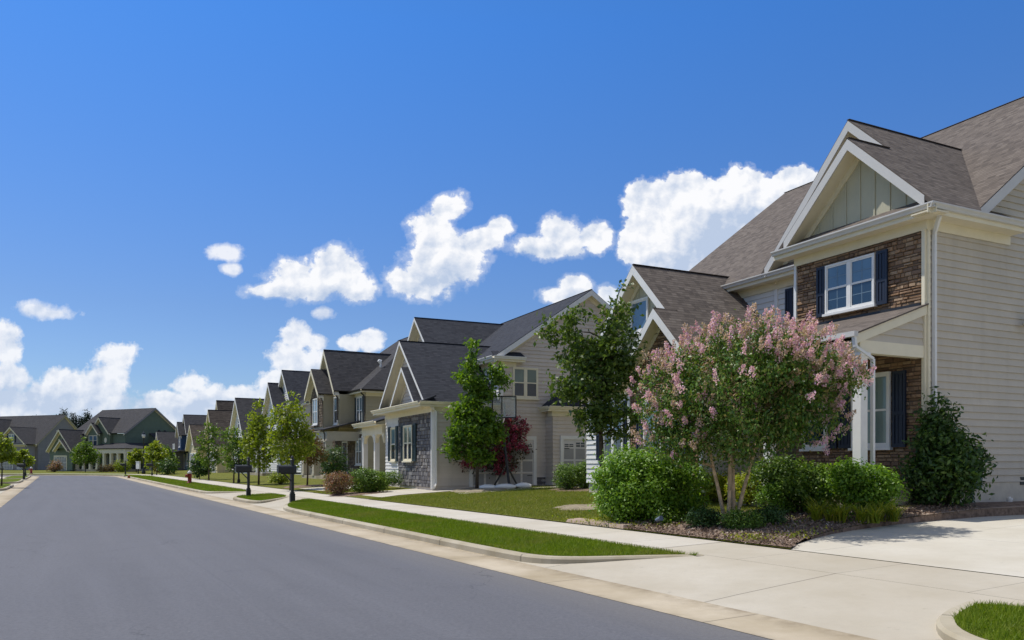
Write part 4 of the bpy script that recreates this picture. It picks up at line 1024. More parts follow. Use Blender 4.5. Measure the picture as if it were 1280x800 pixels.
GX.solid(.0, 2.6, 4.5, 9.5, 0, 4.6, 'green_siding'); GX.mb('roof', CH).slab([(.02, 4.2, 6.2), (2.9, 4.2, 4.6), (2.9, 9.8, 4.6), (.02, 9.8, 6.2)], .1); GX.lap('R', 2.6, [(4.5, .5), (9.5, .5), (9.5, 4.5), (4.5, 4.5)], 'green_siding', .25); GX.lap('F', 4.5, [(0, .5), (2.6, .5), (2.6, 4.5), (0, 5.9)], 'green_siding', .25)
for y in (5.4, 6.5):
    m = MB(); m.tube([(.9, y, 5.5), (.9, y, 6.55)], [.16, .16], 8); m.lathe([(.22, 6.5), (.22, 6.6), (.05, 6.75)], 8, (.9, y)); m.build('roof_pipe', 'black_metal', GX.o)
GX.finish()

# ---- the taupe house to the left of it
LX = House('house', 'taupe grey house with broad side gable and small front gable left of the green house', (-.593 * 138, 138.0), 70, .30)
LX.solid(-20, 0, .02, 10.6, 0, 4.7, 'taupe_siding'); LX.lap('F', 0, [(-20, .5), (0, .5), (0, 4.6), (-20, 4.6)], 'taupe_siding', .25)
side_gable(LX, -20, .35, -.4, 11, 4.75, 10.1, CH, 'taupe_siding', 'tan_siding', .35, .25, .4)
gable_front(LX, -3.6, 7.7, 3.6, 4.7, -2.4, -2.0, 3.2, CH, 'taupe_siding', 'cream_trim', zlow=.5); LX.solid(-6.8, -.4, -1.98, .1, 0, 4.6, 'taupe_siding'); LX.mb('roof', CH).slab([(-7.3, -2.5, 4.6), (.1, -2.5, 4.6), (.1, -2.0, 4.85), (-7.3, -2.0, 4.85)], .06)
gable_front(LX, -12.0, 9.4, 4.2, 4.9, -1.2, -.8, 5, CH, 'taupe_siding', 'cream_trim', zlow=.5)
LX.eave('F', -2.0, -7.3, .1, 4.7, .42, 'white'); LX.eave('F', 0, -7.3, .3, 4.75, .42, 'white')
LX.window('F', -2.0, -4.2, -3.0, 5.1, 6.4, 2, 'white', None); LX.shutter('F', -2.0, -4.65, -4.3, 5.0, 6.5, o=.03); LX.shutter('F', -2.0, -2.9, -2.55, 5.0, 6.5, o=.03)
LX.window('R', .05, 3.7, 5.2, 5.6, 7.2, 2, 'white', None); LX.garage('F', -2.0, -6.0, -3.4, .4, 2.5); LX.door('F', -2.0, -2.2, -1.2, .4, 2.5, 'white'); LX.window('F', 0, -11, -9.5, 1.4, 3.0, 2, 'white', None)
LX.finish()
# ------------------------------------------------------------------ plants
LEAF = {}
LEAF['crape'] = leaf_mat('crape_leaves', [(0.041, 0.101, 0.015), (0.074, 0.169, 0.022), (0.121, 0.236, 0.032), (0.189, 0.270, 0.047), (0.284, 0.209, 0.081)])
LEAF['bloom'] = leaf_mat('pink_blossom', [(.72, .38, .60), (.79, .52, .69), (.79, .57, .67), (.84, .70, .74), (.62, .26, .54)], .25, .6, .2)
LEAF['seed'] = leaf_mat('faded_blossom', [(.50, .34, .28), (.64, .49, .46), (.70, .55, .56), (.40, .30, .14)], .25, .6, .2)
LEAF['bright'] = leaf_mat('bright_green_leaves', [(0.076, 0.166, 0.011), (0.130, 0.265, 0.016), (0.216, 0.371, 0.027), (0.281, 0.431, 0.041)], .3)
LEAF['dark'] = leaf_mat('dark_glossy_leaves', [(0.030, 0.068, 0.016), (0.049, 0.111, 0.024), (0.081, 0.155, 0.030), (0.149, 0.243, 0.041)], .22, .45, .4)
LEAF['hedge'] = leaf_mat('hedge_leaves', [(0.052, 0.113, 0.013), (0.095, 0.185, 0.018), (0.167, 0.272, 0.028), (0.238, 0.347, 0.039)], .25)
LEAF['oak'] = leaf_mat('oak_leaves', [(0.052, 0.096, 0.018), (0.085, 0.146, 0.023), (0.129, 0.200, 0.031), (0.211, 0.270, 0.047)], .3)
LEAF['young'] = leaf_mat('young_tree_leaves', [(0.066, 0.138, 0.012), (0.102, 0.198, 0.017), (0.156, 0.264, 0.024), (0.228, 0.324, 0.036)], .4)
LEAF['yellow'] = leaf_mat('yellow_green_leaves', [(.12, .175, .012), (.19, .25, .018), (.28, .33, .03), (.37, .40, .05)], .42)
LEAF['mid'] = leaf_mat('mid_green_leaves', [(0.064, 0.120, 0.015), (0.106, 0.190, 0.021), (0.170, 0.260, 0.030), (0.213, 0.300, 0.045)], .35)
LEAF['redleaf'] = leaf_mat('dark_plum_leaves', [(0.037, 0.041, 0.017), (0.067, 0.062, 0.023), (0.118, 0.055, 0.036), (0.084, 0.086, 0.029)], .25)
LEAF['crimson'] = leaf_mat('crimson_blossom', [(.33, .045, .10), (.42, .075, .15), (.50, .13, .20), (.25, .03, .08)], .25, .6, .2)
LEAF['rust'] = leaf_mat('rusty_leaves', [(0.156, 0.091, 0.036), (0.221, 0.124, 0.048), (0.130, 0.117, 0.030), (0.078, 0.104, 0.024)], .3)
LEAF['rose'] = leaf_mat('rose_pink_leaves', [(.34, .13, .12), (.15, .16, .05), (.38, .20, .17), (.11, .15, .04), (.30, .12, .10)], .3)
LEAF['lily'] = leaf_mat('lily_blades', [(.16, .22, .015), (.25, .31, .025), (.36, .37, .04), (.42, .36, .05)], .4)
LEAF['pine'] = leaf_mat('pine_needles', [(0.012, 0.030, 0.018), (0.019, 0.045, 0.024), (0.033, 0.063, 0.030)], .1, .7)

def unit(n):
    v = nr.normal(size=(n, 3)); return v / np.linalg.norm(v, axis=1)[:, None]
def leaf_quads(p, outward, size, aspect=.5, up=.5, spread=.8, fold=.12):
    n = len(p)
    nm = outward * .55 + np.array([0, 0, up]) + unit(n) * spread; nm /= np.linalg.norm(nm, axis=1)[:, None]
    t = np.cross(nm, unit(n)); t /= np.linalg.norm(t, axis=1)[:, None] + 1e-9
    b = np.cross(nm, t); L = (size * nr.uniform(.65, 1.25, n))[:, None]; w = L * aspect * .5
    return np.stack([p, p + t * L * .5 + b * w + nm * L * fold, p + t * L, p + t * L * .5 - b * w + nm * L * fold], 1).reshape(-1, 3)
def in_ell(e, n, bias=2.3):
    """n points in an ellipsoid (cx,cy,cz,rx,ry,rz), denser near its skin"""
    c, r = np.array(e[:3]), np.array(e[3:6]); d = unit(n)
    rad = nr.uniform(0, 1, n) ** (1 / (3 * bias / 2)); return c + d * rad[:, None] * r, d
def clusters(ells, n):
    vol = np.array([e[3] * e[4] * e[5] for e in ells]) ** .8; vol /= vol.sum(); P, D = [], []
    for e, f in zip(ells, vol):
        p, d = in_ell(e, max(3, int(n * f))); P.append(p); D.append(d)
    return np.concatenate(P), np.concatenate(D)
def leaves_at(P, D, per, cr, size, **kw):
    n = len(P) * per; i = np.repeat(np.arange(len(P)), per); off = nr.normal(size=(n, 3)) * cr * np.array([1, 1, .75])
    ow = D[i] * .6 + off / (np.linalg.norm(off, axis=1)[:, None] + 1e-6) * .6
    return leaf_quads(P[i] + off, ow, np.full(n, size), **kw)
def limbs(mb, stems, targets, r0, taper=.12, bend=.25, n=6, wig=.04):
    """stems: list of polylines; each target gets a limb from a point on the nearest stem"""
    allp = []
    for st in stems:
        st = [Vector(p) for p in st]
        for a, b in zip(st[:-1], st[1:]):
            for k in range(4): allp.append(a.lerp(b, k / 4))
        allp.append(st[-1])
    for t in targets:
        t = Vector(t); best = min(allp, key=lambda p: (p - t).length + max(0, (p.z - t.z + .15 * (t - p).length)) * 3)
        L = (t - best).length; pts = []
        for k in range(n):
            f = k / (n - 1); q = best.lerp(t, f); q.z += math.sin(f * math.pi) * bend * L * .25
            if 0 < k < n - 1: q += Vector((rng.uniform(-1, 1), rng.uniform(-1, 1), rng.uniform(-1, 1))) * wig * L
            pts.append(q)
        r = min(r0, .012 + .014 * L); mb.tube(pts, [r * (1 - .8 * k / (n - 1)) for k in range(n)], 5)

def tree(name, label, cat, xy, z, ells, ncl, per, cr, size, leaf, stems, r0, bark='bark', group=None, twigs=40, blooms=None, aspect=.5, up=.5, spread=.7, trunk_n=9):
    o = thing(name, label, cat, (xy[0], xy[1], z), 0, group)
    mb = MB()
    for st, (ra, rb) in stems:
        mb.tube(st, [ra + (rb - ra) * k / (len(st) - 1) for k in range(len(st))], trunk_n)
    P, D = clusters(ells, ncl)
    idx = nr.choice(len(P), min(twigs, len(P)), replace=False)
    limbs(mb, [st for st, _ in stems], [P[i] for i in idx], r0)
    mb.build('trunk', bark, o, smooth=True, absz=False)
    np_obj('crown', leaves_at(P, D, per, cr, size, aspect=aspect, up=up, spread=spread), 4, LEAF[leaf], o)
    if blooms: blooms(o)
    return o

# ---- the pink crape myrtle
CX, CY = 4.32, 15.75; CZ = .32
ce = [(.1, 0, 2.7, 2.1, 1.9, 1.1), (1.3, -.1, 3.3, 1.25, 1.2, .72), (-1.45, .1, 2.55, .95, 1.0, .85), (2.35, -.3, 2.9, .75, .8, .42), (.35, 0, 3.55, 1.45, 1.3, .55), (-.2, -.3, 1.7, 1.5, 1.2, .55), (1.6, -.2, 2.1, 1.1, 1.0, .5), (-1.5, .1, 1.75, .8, .8, .4), (2.95, -.3, 3.0, .35, .4, .2)]
def panicles(o):
    P, D = [], []
    for e, n in zip(ce, (105, 100, 72, 50, 115, 14, 40, 26, 22)):
        c, r = np.array(e[:3]), np.array(e[3:6]); d = unit(n * 4)
        keep = (d[:, 2] > -.25) | (nr.uniform(size=n * 4) < .25); d = d[keep][:n]
        P.append(c + d * r * nr.uniform(.92, 1.22, len(d))[:, None]); D.append(d)
    P, D = np.concatenate(P), np.concatenate(D)
    # thin them on the lower middle of the crown, where the photograph shows leaves only
    z = P[:, 2]; keep = ~((z < 2.75) & (np.abs(P[:, 0] - .5) < 1.3) & (nr.uniform(size=len(P)) < .82)); P, D = P[keep], D[keep]
    for nm, sel, mat in (('blossom', nr.uniform(size=len(P)) < .62, 'bloom'), ('faded_blossom', None, 'seed')):
        if sel is not None: first = sel; Q, E = P[sel], D[sel]
        else: Q, E = P[~first], D[~first]
        V = []
        for q, e in zip(Q, E):
            ax = e * .7 + np.array([0, 0, .6]) + nr.normal(size=3) * .25; ax /= np.linalg.norm(ax); L = rng.uniform(.14, .30); k = 60
            f = nr.uniform(0, 1, k); rad = .082 * (1 - f * .75) * rng.uniform(.8, 1.25); u = unit(k); u -= (u @ ax)[:, None] * ax
            p = q + ax * (f * L)[:, None] + u * rad[:, None]
            V.append(leaf_quads(p, u, np.full(k, .042), .95, .2, .8, .25))
        np_obj(nm, np.concatenate(V), 4, LEAF[mat], o)
st = []
for (bx, by, tx, ty, tz, r) in ((-.16, .02, -.75, .1, 2.3, .05), (-.05, -.05, -.15, -.1, 2.5, .055), (.05, .04, .15, .2, 2.6, .055), (.14, 0, .85, -.05, 2.4, .05), (.02, .1, .4, .7, 2.3, .045)):
    pts = []
    for k in range(7):
        f = k / 6; pts.append((bx + (tx - bx) * f ** 1.25 + .03 * math.sin(5 * f + bx * 30), by + (ty - by) * f + .03 * math.cos(4 * f), -.08 + (tz + .08) * f))
    st.append((pts, (r * 1.15, r * .55)))
tree('crape_myrtle', 'broad crape myrtle covered in pale pink blossom with bare tan stems beside the driveway', 'tree', (CX, CY), CZ, ce, 820, 48, .14, .095, 'crape', st, .03, 'crape_bark', twigs=90, blooms=panicles, aspect=.5, up=.4, spread=.75).scale = (.755, .9, .98)

# ---- yard oak behind the rounded bush
OX, OY = 2.46, 22.0; OZ = .44
oe = [(.05, 0, 3.3, .95, .9, 1.3), (-.45, 0, 4.5, .75, .7, .95), (.45, 0, 4.7, .55, .6, 1.1), (-1.15, 0, 4.85, .55, .5, .42), (.1, 0, 2.35, .95, .9, .6), (-.35, 0, 3.6, 1.05, .9, .8), (.55, .1, 5.6, .25, .25, .5), (-1.0, .1, 3.1, .35, .4, .35), (.75, 0, 3.9, .45, .5, .6)]
stm = [([(0, 0, -.08), (.02, 0, 1.0), (-.02, .02, 2.2), (.04, 0, 3.6), (.2, 0, 4.8), (.5, .05, 5.9)], (.085, .012))]
tree('oak_tree', 'dark green oak with ragged crown standing between the greige house and the pink tree', 'tree', (OX, OY), OZ, oe, 300, 30, .115, .15, 'oak', stm, .035, twigs=80, aspect=.5, up=.25, spread=1.0)

# ---- young tree and red crape myrtle by the hoop
ye = [(-.1, 0, 2.35, .95, .8, .5), (-.85, 0, 2.1, .45, .4, .3), (.6, 0, 2.3, .5, .5, .4), (-.2, 0, 3.3, .58, .6, .6), (-.1, 0, 2.85, .8, .7, .5), (-.75, 0, 3.2, .42, .4, .28), (-.3, 0, 4.35, .62, .5, .42), (.25, 0, 4.0, .5, .5, .4), (-.28, 0, 5.2, .34, .3, .42), (-.22, 0, 5.75, .2, .2, .3), (.8, 0, 4.85, .34, .32, .42), (.95, 0, 4.35, .3, .3, .3), (.05, 0, 1.45, .6, .6, .35), (-.9, .1, 1.55, .4, .4, .26)]
stm = [([(0, 0, -.05), (.03, 0, 1.2), (-.03, .02, 2.6), (-.12, 0, 4.0), (-.22, 0, 5.8)], (.075, .012)), ([(-.06, 0, 3.0), (.4, 0, 3.9), (.85, 0, 4.9)], (.035, .01))]
tree('young_maple', 'bright green upright tree in a mulch ring beside the basketball hoop', 'tree', (-1.41, 32.0), .48, ye, 300, 28, .13, .18, 'young', stm, .03, twigs=60, aspect=.55, up=.3, spread=1.0)
re_ = [(0, 0, 1.7, 1.3, 1.1, .9), (-1.1, -.3, 1.6, .9, .8, .85), (1.2, 0, 1.7, .9, .8, .8), (1.2, 0, 2.45, .95, .6, .5), (0, 0, 1.1, 1.7, 1.2, .6)]
def redblooms(o):
    P, D = [], []
    for e, n in zip(re_, (10, 40, 26, 26, 30)):
        c, r = np.array(e[:3]), np.array(e[3:6]); d = unit(n); d[:, 1] = -np.abs(d[:, 1]) * .8
        P.append(c + d * r * 1.04)
    P = np.concatenate(P); V = []
    for q in P:
        k = 46; u = unit(k); V.append(leaf_quads(q + u * nr.uniform(.3, 1, k)[:, None] * np.array([.17, .17, .2]), u, np.full(k, .085), .9, .2, .8, .2))
    np_obj('blossom', np.concatenate(V), 4, LEAF['crimson'], o)
stm = [([(x * .1, 0, -.05), (x * .35, y * .3, 1.0), (x * .8, y * .7, 2.0)], (.045, .02)) for x, y in ((-1, .2), (.2, -.6), (1, .3), (.3, .9))]
tree('crape_myrtle', 'crape myrtle with deep crimson blossom and plum leaves behind the bright green upright tree', 'tree', (-1.5, 34.4), .56, re_, 340, 34, .16, .12, 'redleaf', stm, .025, twigs=30, blooms=redblooms)

# ---- shrubs
def shrub(name, label, xy, z, ells, ncl, per, cr, size, leaf, group=None, cat='shrub', aspect=.55, up=.5, spread=.65, bloom=None):
    o = thing(name, label, cat, (xy[0], xy[1], z), 0, group); mb = MB()
    P, D = clusters(ells, ncl); zmin = min(e[2] - e[5] for e in ells)
    cxy = np.mean([e[:2] for e in ells], axis=0)
    for i in nr.choice(len(P), min(22, len(P)), replace=False):
        p = P[i]; mb.tube([(cxy[0] + rng.uniform(-.08, .08), cxy[1] + rng.uniform(-.08, .08), -.05), (p[0] * .5 + cxy[0] * .5, p[1] * .5 + cxy[1] * .5, p[2] * .55), tuple(p)], [.016, .011, .004], 5)
    mb.build('stem', 'bark', o, absz=False)
    V = leaves_at(P, D, per, cr, size, aspect=aspect, up=up, spread=spread); V[:, 2] = np.maximum(V[:, 2], .01)
    np_obj('foliage', V, 4, LEAF[leaf], o)
    if bloom:
        c, r = np.array(ells[0][:3]), np.array(ells[0][3:6]); d = unit(bloom[0]); d[:, 2] = np.abs(d[:, 2]); V = []
        for q in c + d * r * 1.02:
            k = 26; u = unit(k); V.append(leaf_quads(q + u * .05, u, np.full(k, .045), .9, .3, .8, .2))
        np_obj('blossom', np.concatenate(V), 4, LEAF[bloom[1]], o)
    return o
shrub('bush', 'large rounded bright green bush between the pavement and the pink tree', (2.78, 17.3), .30, [(0, 0, .82, 1.02, .95, .80), (.75, .15, .72, .75, .75, .68), (-.25, .1, 1.12, .65, .7, .5), (.35, -.1, 1.0, .6, .6, .5), (0, 0, .4, 1.0, .9, .4)], 1000, 30, .085, .078, 'bright')
for (x, y, z, r, h, lab) in ((3.72, 15.5, .30, .33, .42, 'dark clipped low shrub in the mulch, nearest the rounded bright bush'), (4.28, 14.85, .31, .36, .40, 'dark clipped low shrub in the mulch, nearest the pavement'), (4.95, 15.45, .36, .33, .40, 'dark clipped low shrub in the mulch, below the lime green clump')):
    shrub('low_shrub', lab, (x, y), z, [(0, 0, h * .5, r, r, h * .52)], 150, 26, .055, .045, 'dark' if r < .35 else 'hedge', 'dark clipped low shrubs')
shrub('hydrangea', 'small pale green leafy plant in front of the large rounded bush', (3.18, 16.3), .31, [(0, 0, .17, .26, .24, .17)], 60, 18, .05, .06, 'young', cat='plant')
shrub('lime_shrub', 'small lime green shrub between the tan stems and the dark hedge', (5.45, 16.9), .42, [(0, 0, .36, .28, .28, .28), (.05, 0, .6, .2, .2, .16)], 110, 22, .05, .05, 'bright')
shrub('hedge_shrub', 'tall dark green hedge shrub behind the yellow lilies, under the pink tree', (6.05, 17.3), .45, [(0, 0, .62, .8, .6, .62), (.55, 0, .55, .6, .5, .55), (-.3, 0, .85, .5, .5, .4)], 480, 30, .08, .075, 'hedge')
shrub('hedge_shrub', 'bright green hedge shrub in front of the porch column', (7.2, 16.35), .50, [(0, 0, .62, .58, .5, .52), (.3, 0, .5, .42, .45, .45), (-.3, .05, .75, .42, .4, .38)], 330, 26, .08, .075, 'bright')
shrub('magnolia', 'dark glossy cone shaped evergreen against the corner of the cream house', (9.45, 17.55), .58, [(0, 0, .70, .82, .62, .62), (-.05, 0, 1.35, .52, .5, .55), (-.12, 0, 1.9, .26, .28, .42), (-.2, 0, 2.35, .08, .08, .26), (.38, 0, 1.0, .46, .5, .45), (.12, 0, 2.1, .07, .07, .22), (.6, 0, 1.55, .1, .1, .16)], 400, 26, .115, .125, 'dark', aspect=.45, spread=1.0)
shrub('shrub', 'added lime green low hedge, standing in for sunlit lawn between the tan stems', (5.75, 21.5), .58, [(-.6, -.3, .36, .6, .4, .36), (.1, 0, .38, .6, .4, .38), (.8, .3, .36, .6, .4, .36)], 260, 24, .08, .08, 'lily')  # hedge added over the wing foundation, its lime colour standing in for sunlit lawn
shrub('shrub', 'low green shrub by the porch end, seen right of the tan stems', (6.6, 20.9), .58, [(0, 0, .45, .6, .5, .45)], 130, 22, .08, .07, 'hedge')
shrub('shrub', 'small lime green shrub at the left end of the porch step', (5.75, 19.9), .56, [(0, 0, .36, .42, .4, .36), (.4, .2, .34, .38, .35, .34)], 130, 24, .08, .08, 'lily')
# lilies: arching blades
def lilies(name, label, xy, z, n, r, h, leaf='lily'):
    o = thing(name, label, 'plant', (xy[0], xy[1], z)); V = []
    tufts = [(rng.uniform(-r, r), rng.uniform(-r, r) * .7, rng.uniform(.65, 1.15)) for _ in range(6)]
    for _ in range(n):
        a = rng.uniform(0, 6.283); q = Vector((math.cos(a), math.sin(a), 0)); tf = rng.choice(tufts); b = Vector((tf[0] + rng.gauss(0, .035), tf[1] + rng.gauss(0, .035), 0)); L = h * tf[2] * rng.uniform(.55, 1.15); w = Vector((-q.y, q.x, 0)) * rng.uniform(.009, .017)
        pts = [b + q * (L * .85 * f ** 1.5) + Vector((0, 0, L * (f * 1.5 - f * f * .8))) for f in (0, .35, .7, 1.)]
        for i in range(3):
            k0, k1 = 1 - i * .3, 1 - (i + 1) * .3
            V += [pts[i] - w * k0, pts[i] + w * k0, pts[i + 1] + w * k1, pts[i + 1] - w * k1]
    np_obj('blades', np.array([tuple(v) for v in V]), 4, LEAF[leaf], o); return o
lilies('lily_clump', 'yellow green clump of strap leaved lilies in front of the tall dark hedge shrub', (6.3, 15.5), .43, 340, .40, .60)
lilies('lily_clump', 'yellow green clump of strap leaved lilies nearest the bright driveway', (7.05, 15.4), .45, 340, .40, .58)
# hedge by the second garage
for (x, y, lab) in ((2.05, 29.6, 'clipped round shrub before the garage door, farthest left of its row'), (2.78, 29.9, 'clipped round shrub before the garage door, middle of its row'), (3.45, 30.3, 'clipped round shrub before the garage door, partly behind the oak trunk')):
    shrub('round_shrub', lab, (x, y), zxy(x, y), [(0, 0, .50, .5, .5, .50)], 170, 26, .08, .065, 'hedge', 'clipped shrubs before the garage')
shrub('shrub', 'red and pink shrub at the end of the second pavement bed', (-7.15, 32.9), .26, [(0, 0, .48, .6, .55, .45)], 150, 26, .09, .075, 'rose', spread=1.0)
shrub('shrub', 'round dark green shrub beside the red and pink shrub', (-6.1, 33.5), .32, [(-.1, 0, .5, .65, .6, .5), (.35, 0, .45, .5, .5, .45)], 230, 28, .09, .085, 'hedge')
shrub('shrub', 'low green shrub under the window of the stone gable wing', (-5.55, 36.2), .52, [(0, 0, .35, .6, .5, .35), (-.6, .2, .32, .5, .5, .33)], 170, 24, .08, .07, 'hedge')
shrub('shrub', 'dark upright shrub against the stone corner of the tan house', (-11.1, 50.0), .58, [(0, 0, 1.0, .8, .7, 1.0)], 120, 22, .16, .14, 'dark')
shrub('shrub', 'yellow green mound on the lawn behind the second mailbox', (-13.3, 46.0), .4, [(0, 0, .3, .6, .5, .3)], 70, 22, .12, .11, 'yellow')

# ---- street trees and the far ones; heights in metres
def street_tree(label, xy, z, h, w, clear, leaf, name='street_tree', n=150, per=20, size=.17, top=1., group='young street trees', cat='tree', red=0):
    e = [(0, 0, clear + (h - clear) * .38, w, w * .9, (h - clear) * .34), (-w * .3, 0, clear + (h - clear) * .62, w * .68, w * .6, (h - clear) * .25), (w * .25, 0, clear + (h - clear) * .72, w * .5, w * .5, (h - clear) * .22), (w * .05 * top, 0, h - (h - clear) * .1, w * .24, w * .24, (h - clear) * .14), (w * .55, 0, clear + (h - clear) * .3, w * .5, w * .5, (h - clear) * .2)]
    stm = [([(0, 0, -.05), (.03, 0, h * .3), (-.03, 0, h * .6), (.03, 0, h * .92)], (.035 + h * .006, .012))]
    return tree(name, label, cat, xy, z, e, int(n * .8), per, w * .13, size, leaf, stm, .025, group=group, twigs=24, aspect=.6, up=.3, spread=1.0, trunk_n=7)
street_tree('yellow green maple directly behind the nearest black mailbox', (-10.85, 39.2), .26, 4.6, 1.05, 1.0, 'yellow', n=170, size=.19)
street_tree('slim yellow green maple behind the second black mailbox', (-15.2, 48.0), .28, 4.9, .95, .5, 'yellow', n=170, size=.2)
street_tree('mid green bushy tree left of the slim yellow green maple', (-18.3, 52.6), .30, 3.9, 1.0, .4, 'mid', n=140, size=.17)
street_tree('rusty crape myrtle with many bare stems under the yellow green maple', (-10.9, 42.6), .42, 2.9, .95, .9, 'rust', name='crape_myrtle', n=130, size=.14)
street_tree('loose green tree with rusty top in front of the brown roofed house', (-23.2, 61.2), .30, 4.4, 1.0, .5, 'mid', n=100, size=.2)
street_tree('low dark shrubby tree between the fire hydrant and the rusty topped tree', (-25.0, 64.0), .3, 1.7, .8, .1, 'dark', n=110, size=.2)
street_tree('small yellow tree in front of the navy house', (-39.3, 88.5), .25, 3.6, 1.3, .5, 'yellow', n=130, size=.3)
street_tree('green bushy tree beside the navy porch', (-39.8, 92), .3, 3.2, 1.3, .2, 'mid', n=110, size=.3)
street_tree('round yellow green tree next to the street lamp', (-51.9, 110.5), .22, 3.2, 1.0, 1.0, 'yellow', n=110, size=.32)
street_tree('broad mid green tree before the garage of the green house', (-60.8, 114), .2, 4.6, 1.9, .9, 'mid', n=150, size=.3)
street_tree('yellow green sapling on the left verge nearest the camera', (-31.9, 50.0), .15, 3.1, .75, 1.3, 'yellow', n=90, size=.2)
street_tree('second yellow green sapling on the left verge', (-44.6, 73), .15, 2.6, .8, 1.0, 'yellow', n=90, size=.26)
for (u, h) in ((66, 12.6), (79, 14.4), (92, 13.2), (101, 12.6), (109, 14.0), (42, 12.2)):
    X, Y = (u - 640) / 1000 * 190, 190
    e = [(0, 0, h * (.25 + .085 * k), 2.6 - .27 * k, 2.6 - .27 * k, h * .075) for k in range(9)]
    tree('pine_tree', 'dark conifer on the skyline behind the gap between the green and taupe houses', 'tree', (X, Y), .0, e, 420, 30, .4, .42, 'pine', [([(0, 0, -.3), (0, 0, h * .5), (0, 0, h * .97)], (.2, .03))], .05, group='conifers on the skyline', twigs=0)
shrub('shrub', 'small rusty pink shrub against the taupe house wall', (-66.3, 116), .2, [(0, 0, .8, 1.0, .9, .8)], 60, 16, .2, .25, 'rose')
shrub('shrub', 'yellow flowering shrub in front of the arched porch', (-56.4, 115.5), .2, [(0, 0, .8, 1.1, 1.0, .8)], 70, 16, .2, .25, 'yellow')
shrub('shrub', 'reddish low shrub left of the yellow one before the arched porch', (-58.3, 115.2), .2, [(0, 0, .5, 1.2, 1.0, .5)], 60, 16, .2, .22, 'rust')
shrub('shrub', 'dark shrub by the right end of the navy house front', (-37.2, 86.5), .3, [(0, 0, .8, .9, .9, .8)], 70, 16, .2, .22, 'dark')
shrub('shrub', 'rusty orange shrub in front of the grey roofed wing', (-44.6, 102), .25, [(0, 0, .7, 1.0, .9, .7)], 70, 16, .2, .25, 'rust')

# ---- mulch bed, chips and grass
bed = [(10.02, drive_left(10.02), 12.9), (10.6, drive_left(10.6), 14.0), (11.3, drive_left(11.3), 14.5), (12.2, drive_left(12.2), 14.2), (13, drive_left(13), 13.7), (14.2, drive_left(14.2), 13.3), (15.2, drive_left(15.2), 13.2), (17, drive_left(17), 13.1), (20, drive_left(20), 13.0), (26, drive_left(26), 12.5)]
mb = MB()
for (t0, a0, b0), (t1, a1, b1) in zip(bed[:-1], bed[1:]):
    N = 14
    def hz(t, i, a, b): return zg(t) + .012 + .07 * min(1, i / 2., (N - i) / 3.) * min(1, (t - 10.02) / .5) * (.8 + .4 * math.sin(i * 1.7 + t * 3))
    for i in range(N):
        f0, f1 = i / N, (i + 1) / N
        q = [(a0 + (b0 - a0) * f0, t0, hz(t0, i, 0, 0)), (a0 + (b0 - a0) * f1, t0, hz(t0, i + 1, 0, 0)), (a1 + (b1 - a1) * f1, t1, hz(t1, i + 1, 0, 0)), (a1 + (b1 - a1) * f0, t1, hz(t1, i, 0, 0))]
        mb.face([W(*p) for p in q])
mb.build('mulch_bed', 'mulch')['kind'] = 'structure'
def scatter_bed(n, tmax=17.):
    out = []
    while len(out) < n:
        t = 10.03 + (tmax - 10.03) * rng.random() ** 1.3
        for (t0, a0, b0), (t1, a1, b1) in zip(bed[:-1], bed[1:]):
            if t0 <= t <= t1:
                k = (t - t0) / (t1 - t0); a, b = a0 + (a1 - a0) * k, b0 + (b1 - b0) * k
                f = rng.random(); out.append(W(a - .05 + (b - a + .1) * f, t, zg(t) + .025 + .06 * min(1, f * 7, (1 - f) * 5) * min(1, (t - 10.02) / .5)))
    return np.array(out)
P = scatter_bed(11000); o = np_obj('mulch', leaf_quads(P, np.zeros_like(P), np.full(len(P), .07), .42, .8, .75, .05), 4, 'chip'); o['kind'] = 'stuff'; o['label'] = 'bark mulch chips in the planting bed'

def cover(label, st, n, size, leaf, h=.07):
    P = []
    for (s, t, rs, rt, k) in st:
        q = nr.normal(size=(k, 2)) * np.array([rs, rt]) * .5; P += [W(s + a, max(10.03, t + b), zg(max(10.03, t + b)) + .03 + h * rng.random() ** 2) for a, b in q]
    P = np.array(P); o = np_obj('ground_cover', leaf_quads(P, np.zeros_like(P), np.full(len(P), size), .6, .7, .8), 4, LEAF[leaf]); tag(o, label, kind='stuff')
cover('yellow green ground cover along the pavement edge of the bed', [(14.1, 10.35, 1.1, .4, 700), (12.6, 10.7, .7, .4, 420), (9.9, 10.35, .5, .35, 420), (9.6, 11.0, .3, .5, 200), (11.4, 12.6, .9, .5, 420), (10.6, 11.8, .8, .5, 260)], 0, .05, 'lily')
cover('green weeds between the low shrubs', [(12.0, 11.9, 1.2, .7, 600), (13.2, 11.3, .8, .5, 420), (10.8, 13.6, .7, .8, 500)], 0, .055, 'bright', .12)
def ring(name, label, xy, r, mat='mulch', h=.05):
    mb = MB(); z = zxy(*xy); n = 28
    pr = [1, .85, .5, .0]; base = []
    for k, f in enumerate(pr):
        for i in range(n):
            a = 6.283 * i / n; q = r * f * (1 + .13 * math.sin(3 * a + 1) + .08 * math.sin(7 * a)); x, y = xy[0] + q * math.cos(a), xy[1] + q * .9 * math.sin(a)
            mb.v.append((x, y, zxy(x, y) + (.004 if k == 0 else h * (1, .8, 1., 1.15)[k])))
    for k in range(3):
        for i in range(n):
            j = (i + 1) % n; mb.f.append((k * n + i, k * n + j, (k + 1) * n + j, (k + 1) * n + i)); mb.uv += [(0, 0)] * 4
    o = mb.build(name, mat, None, True); o['kind'] = 'structure'; return o
M['pale_soil'] = paint('pale_dry_soil', (.33, .28, .20), .95, .25, 6, .1, bump=.6)
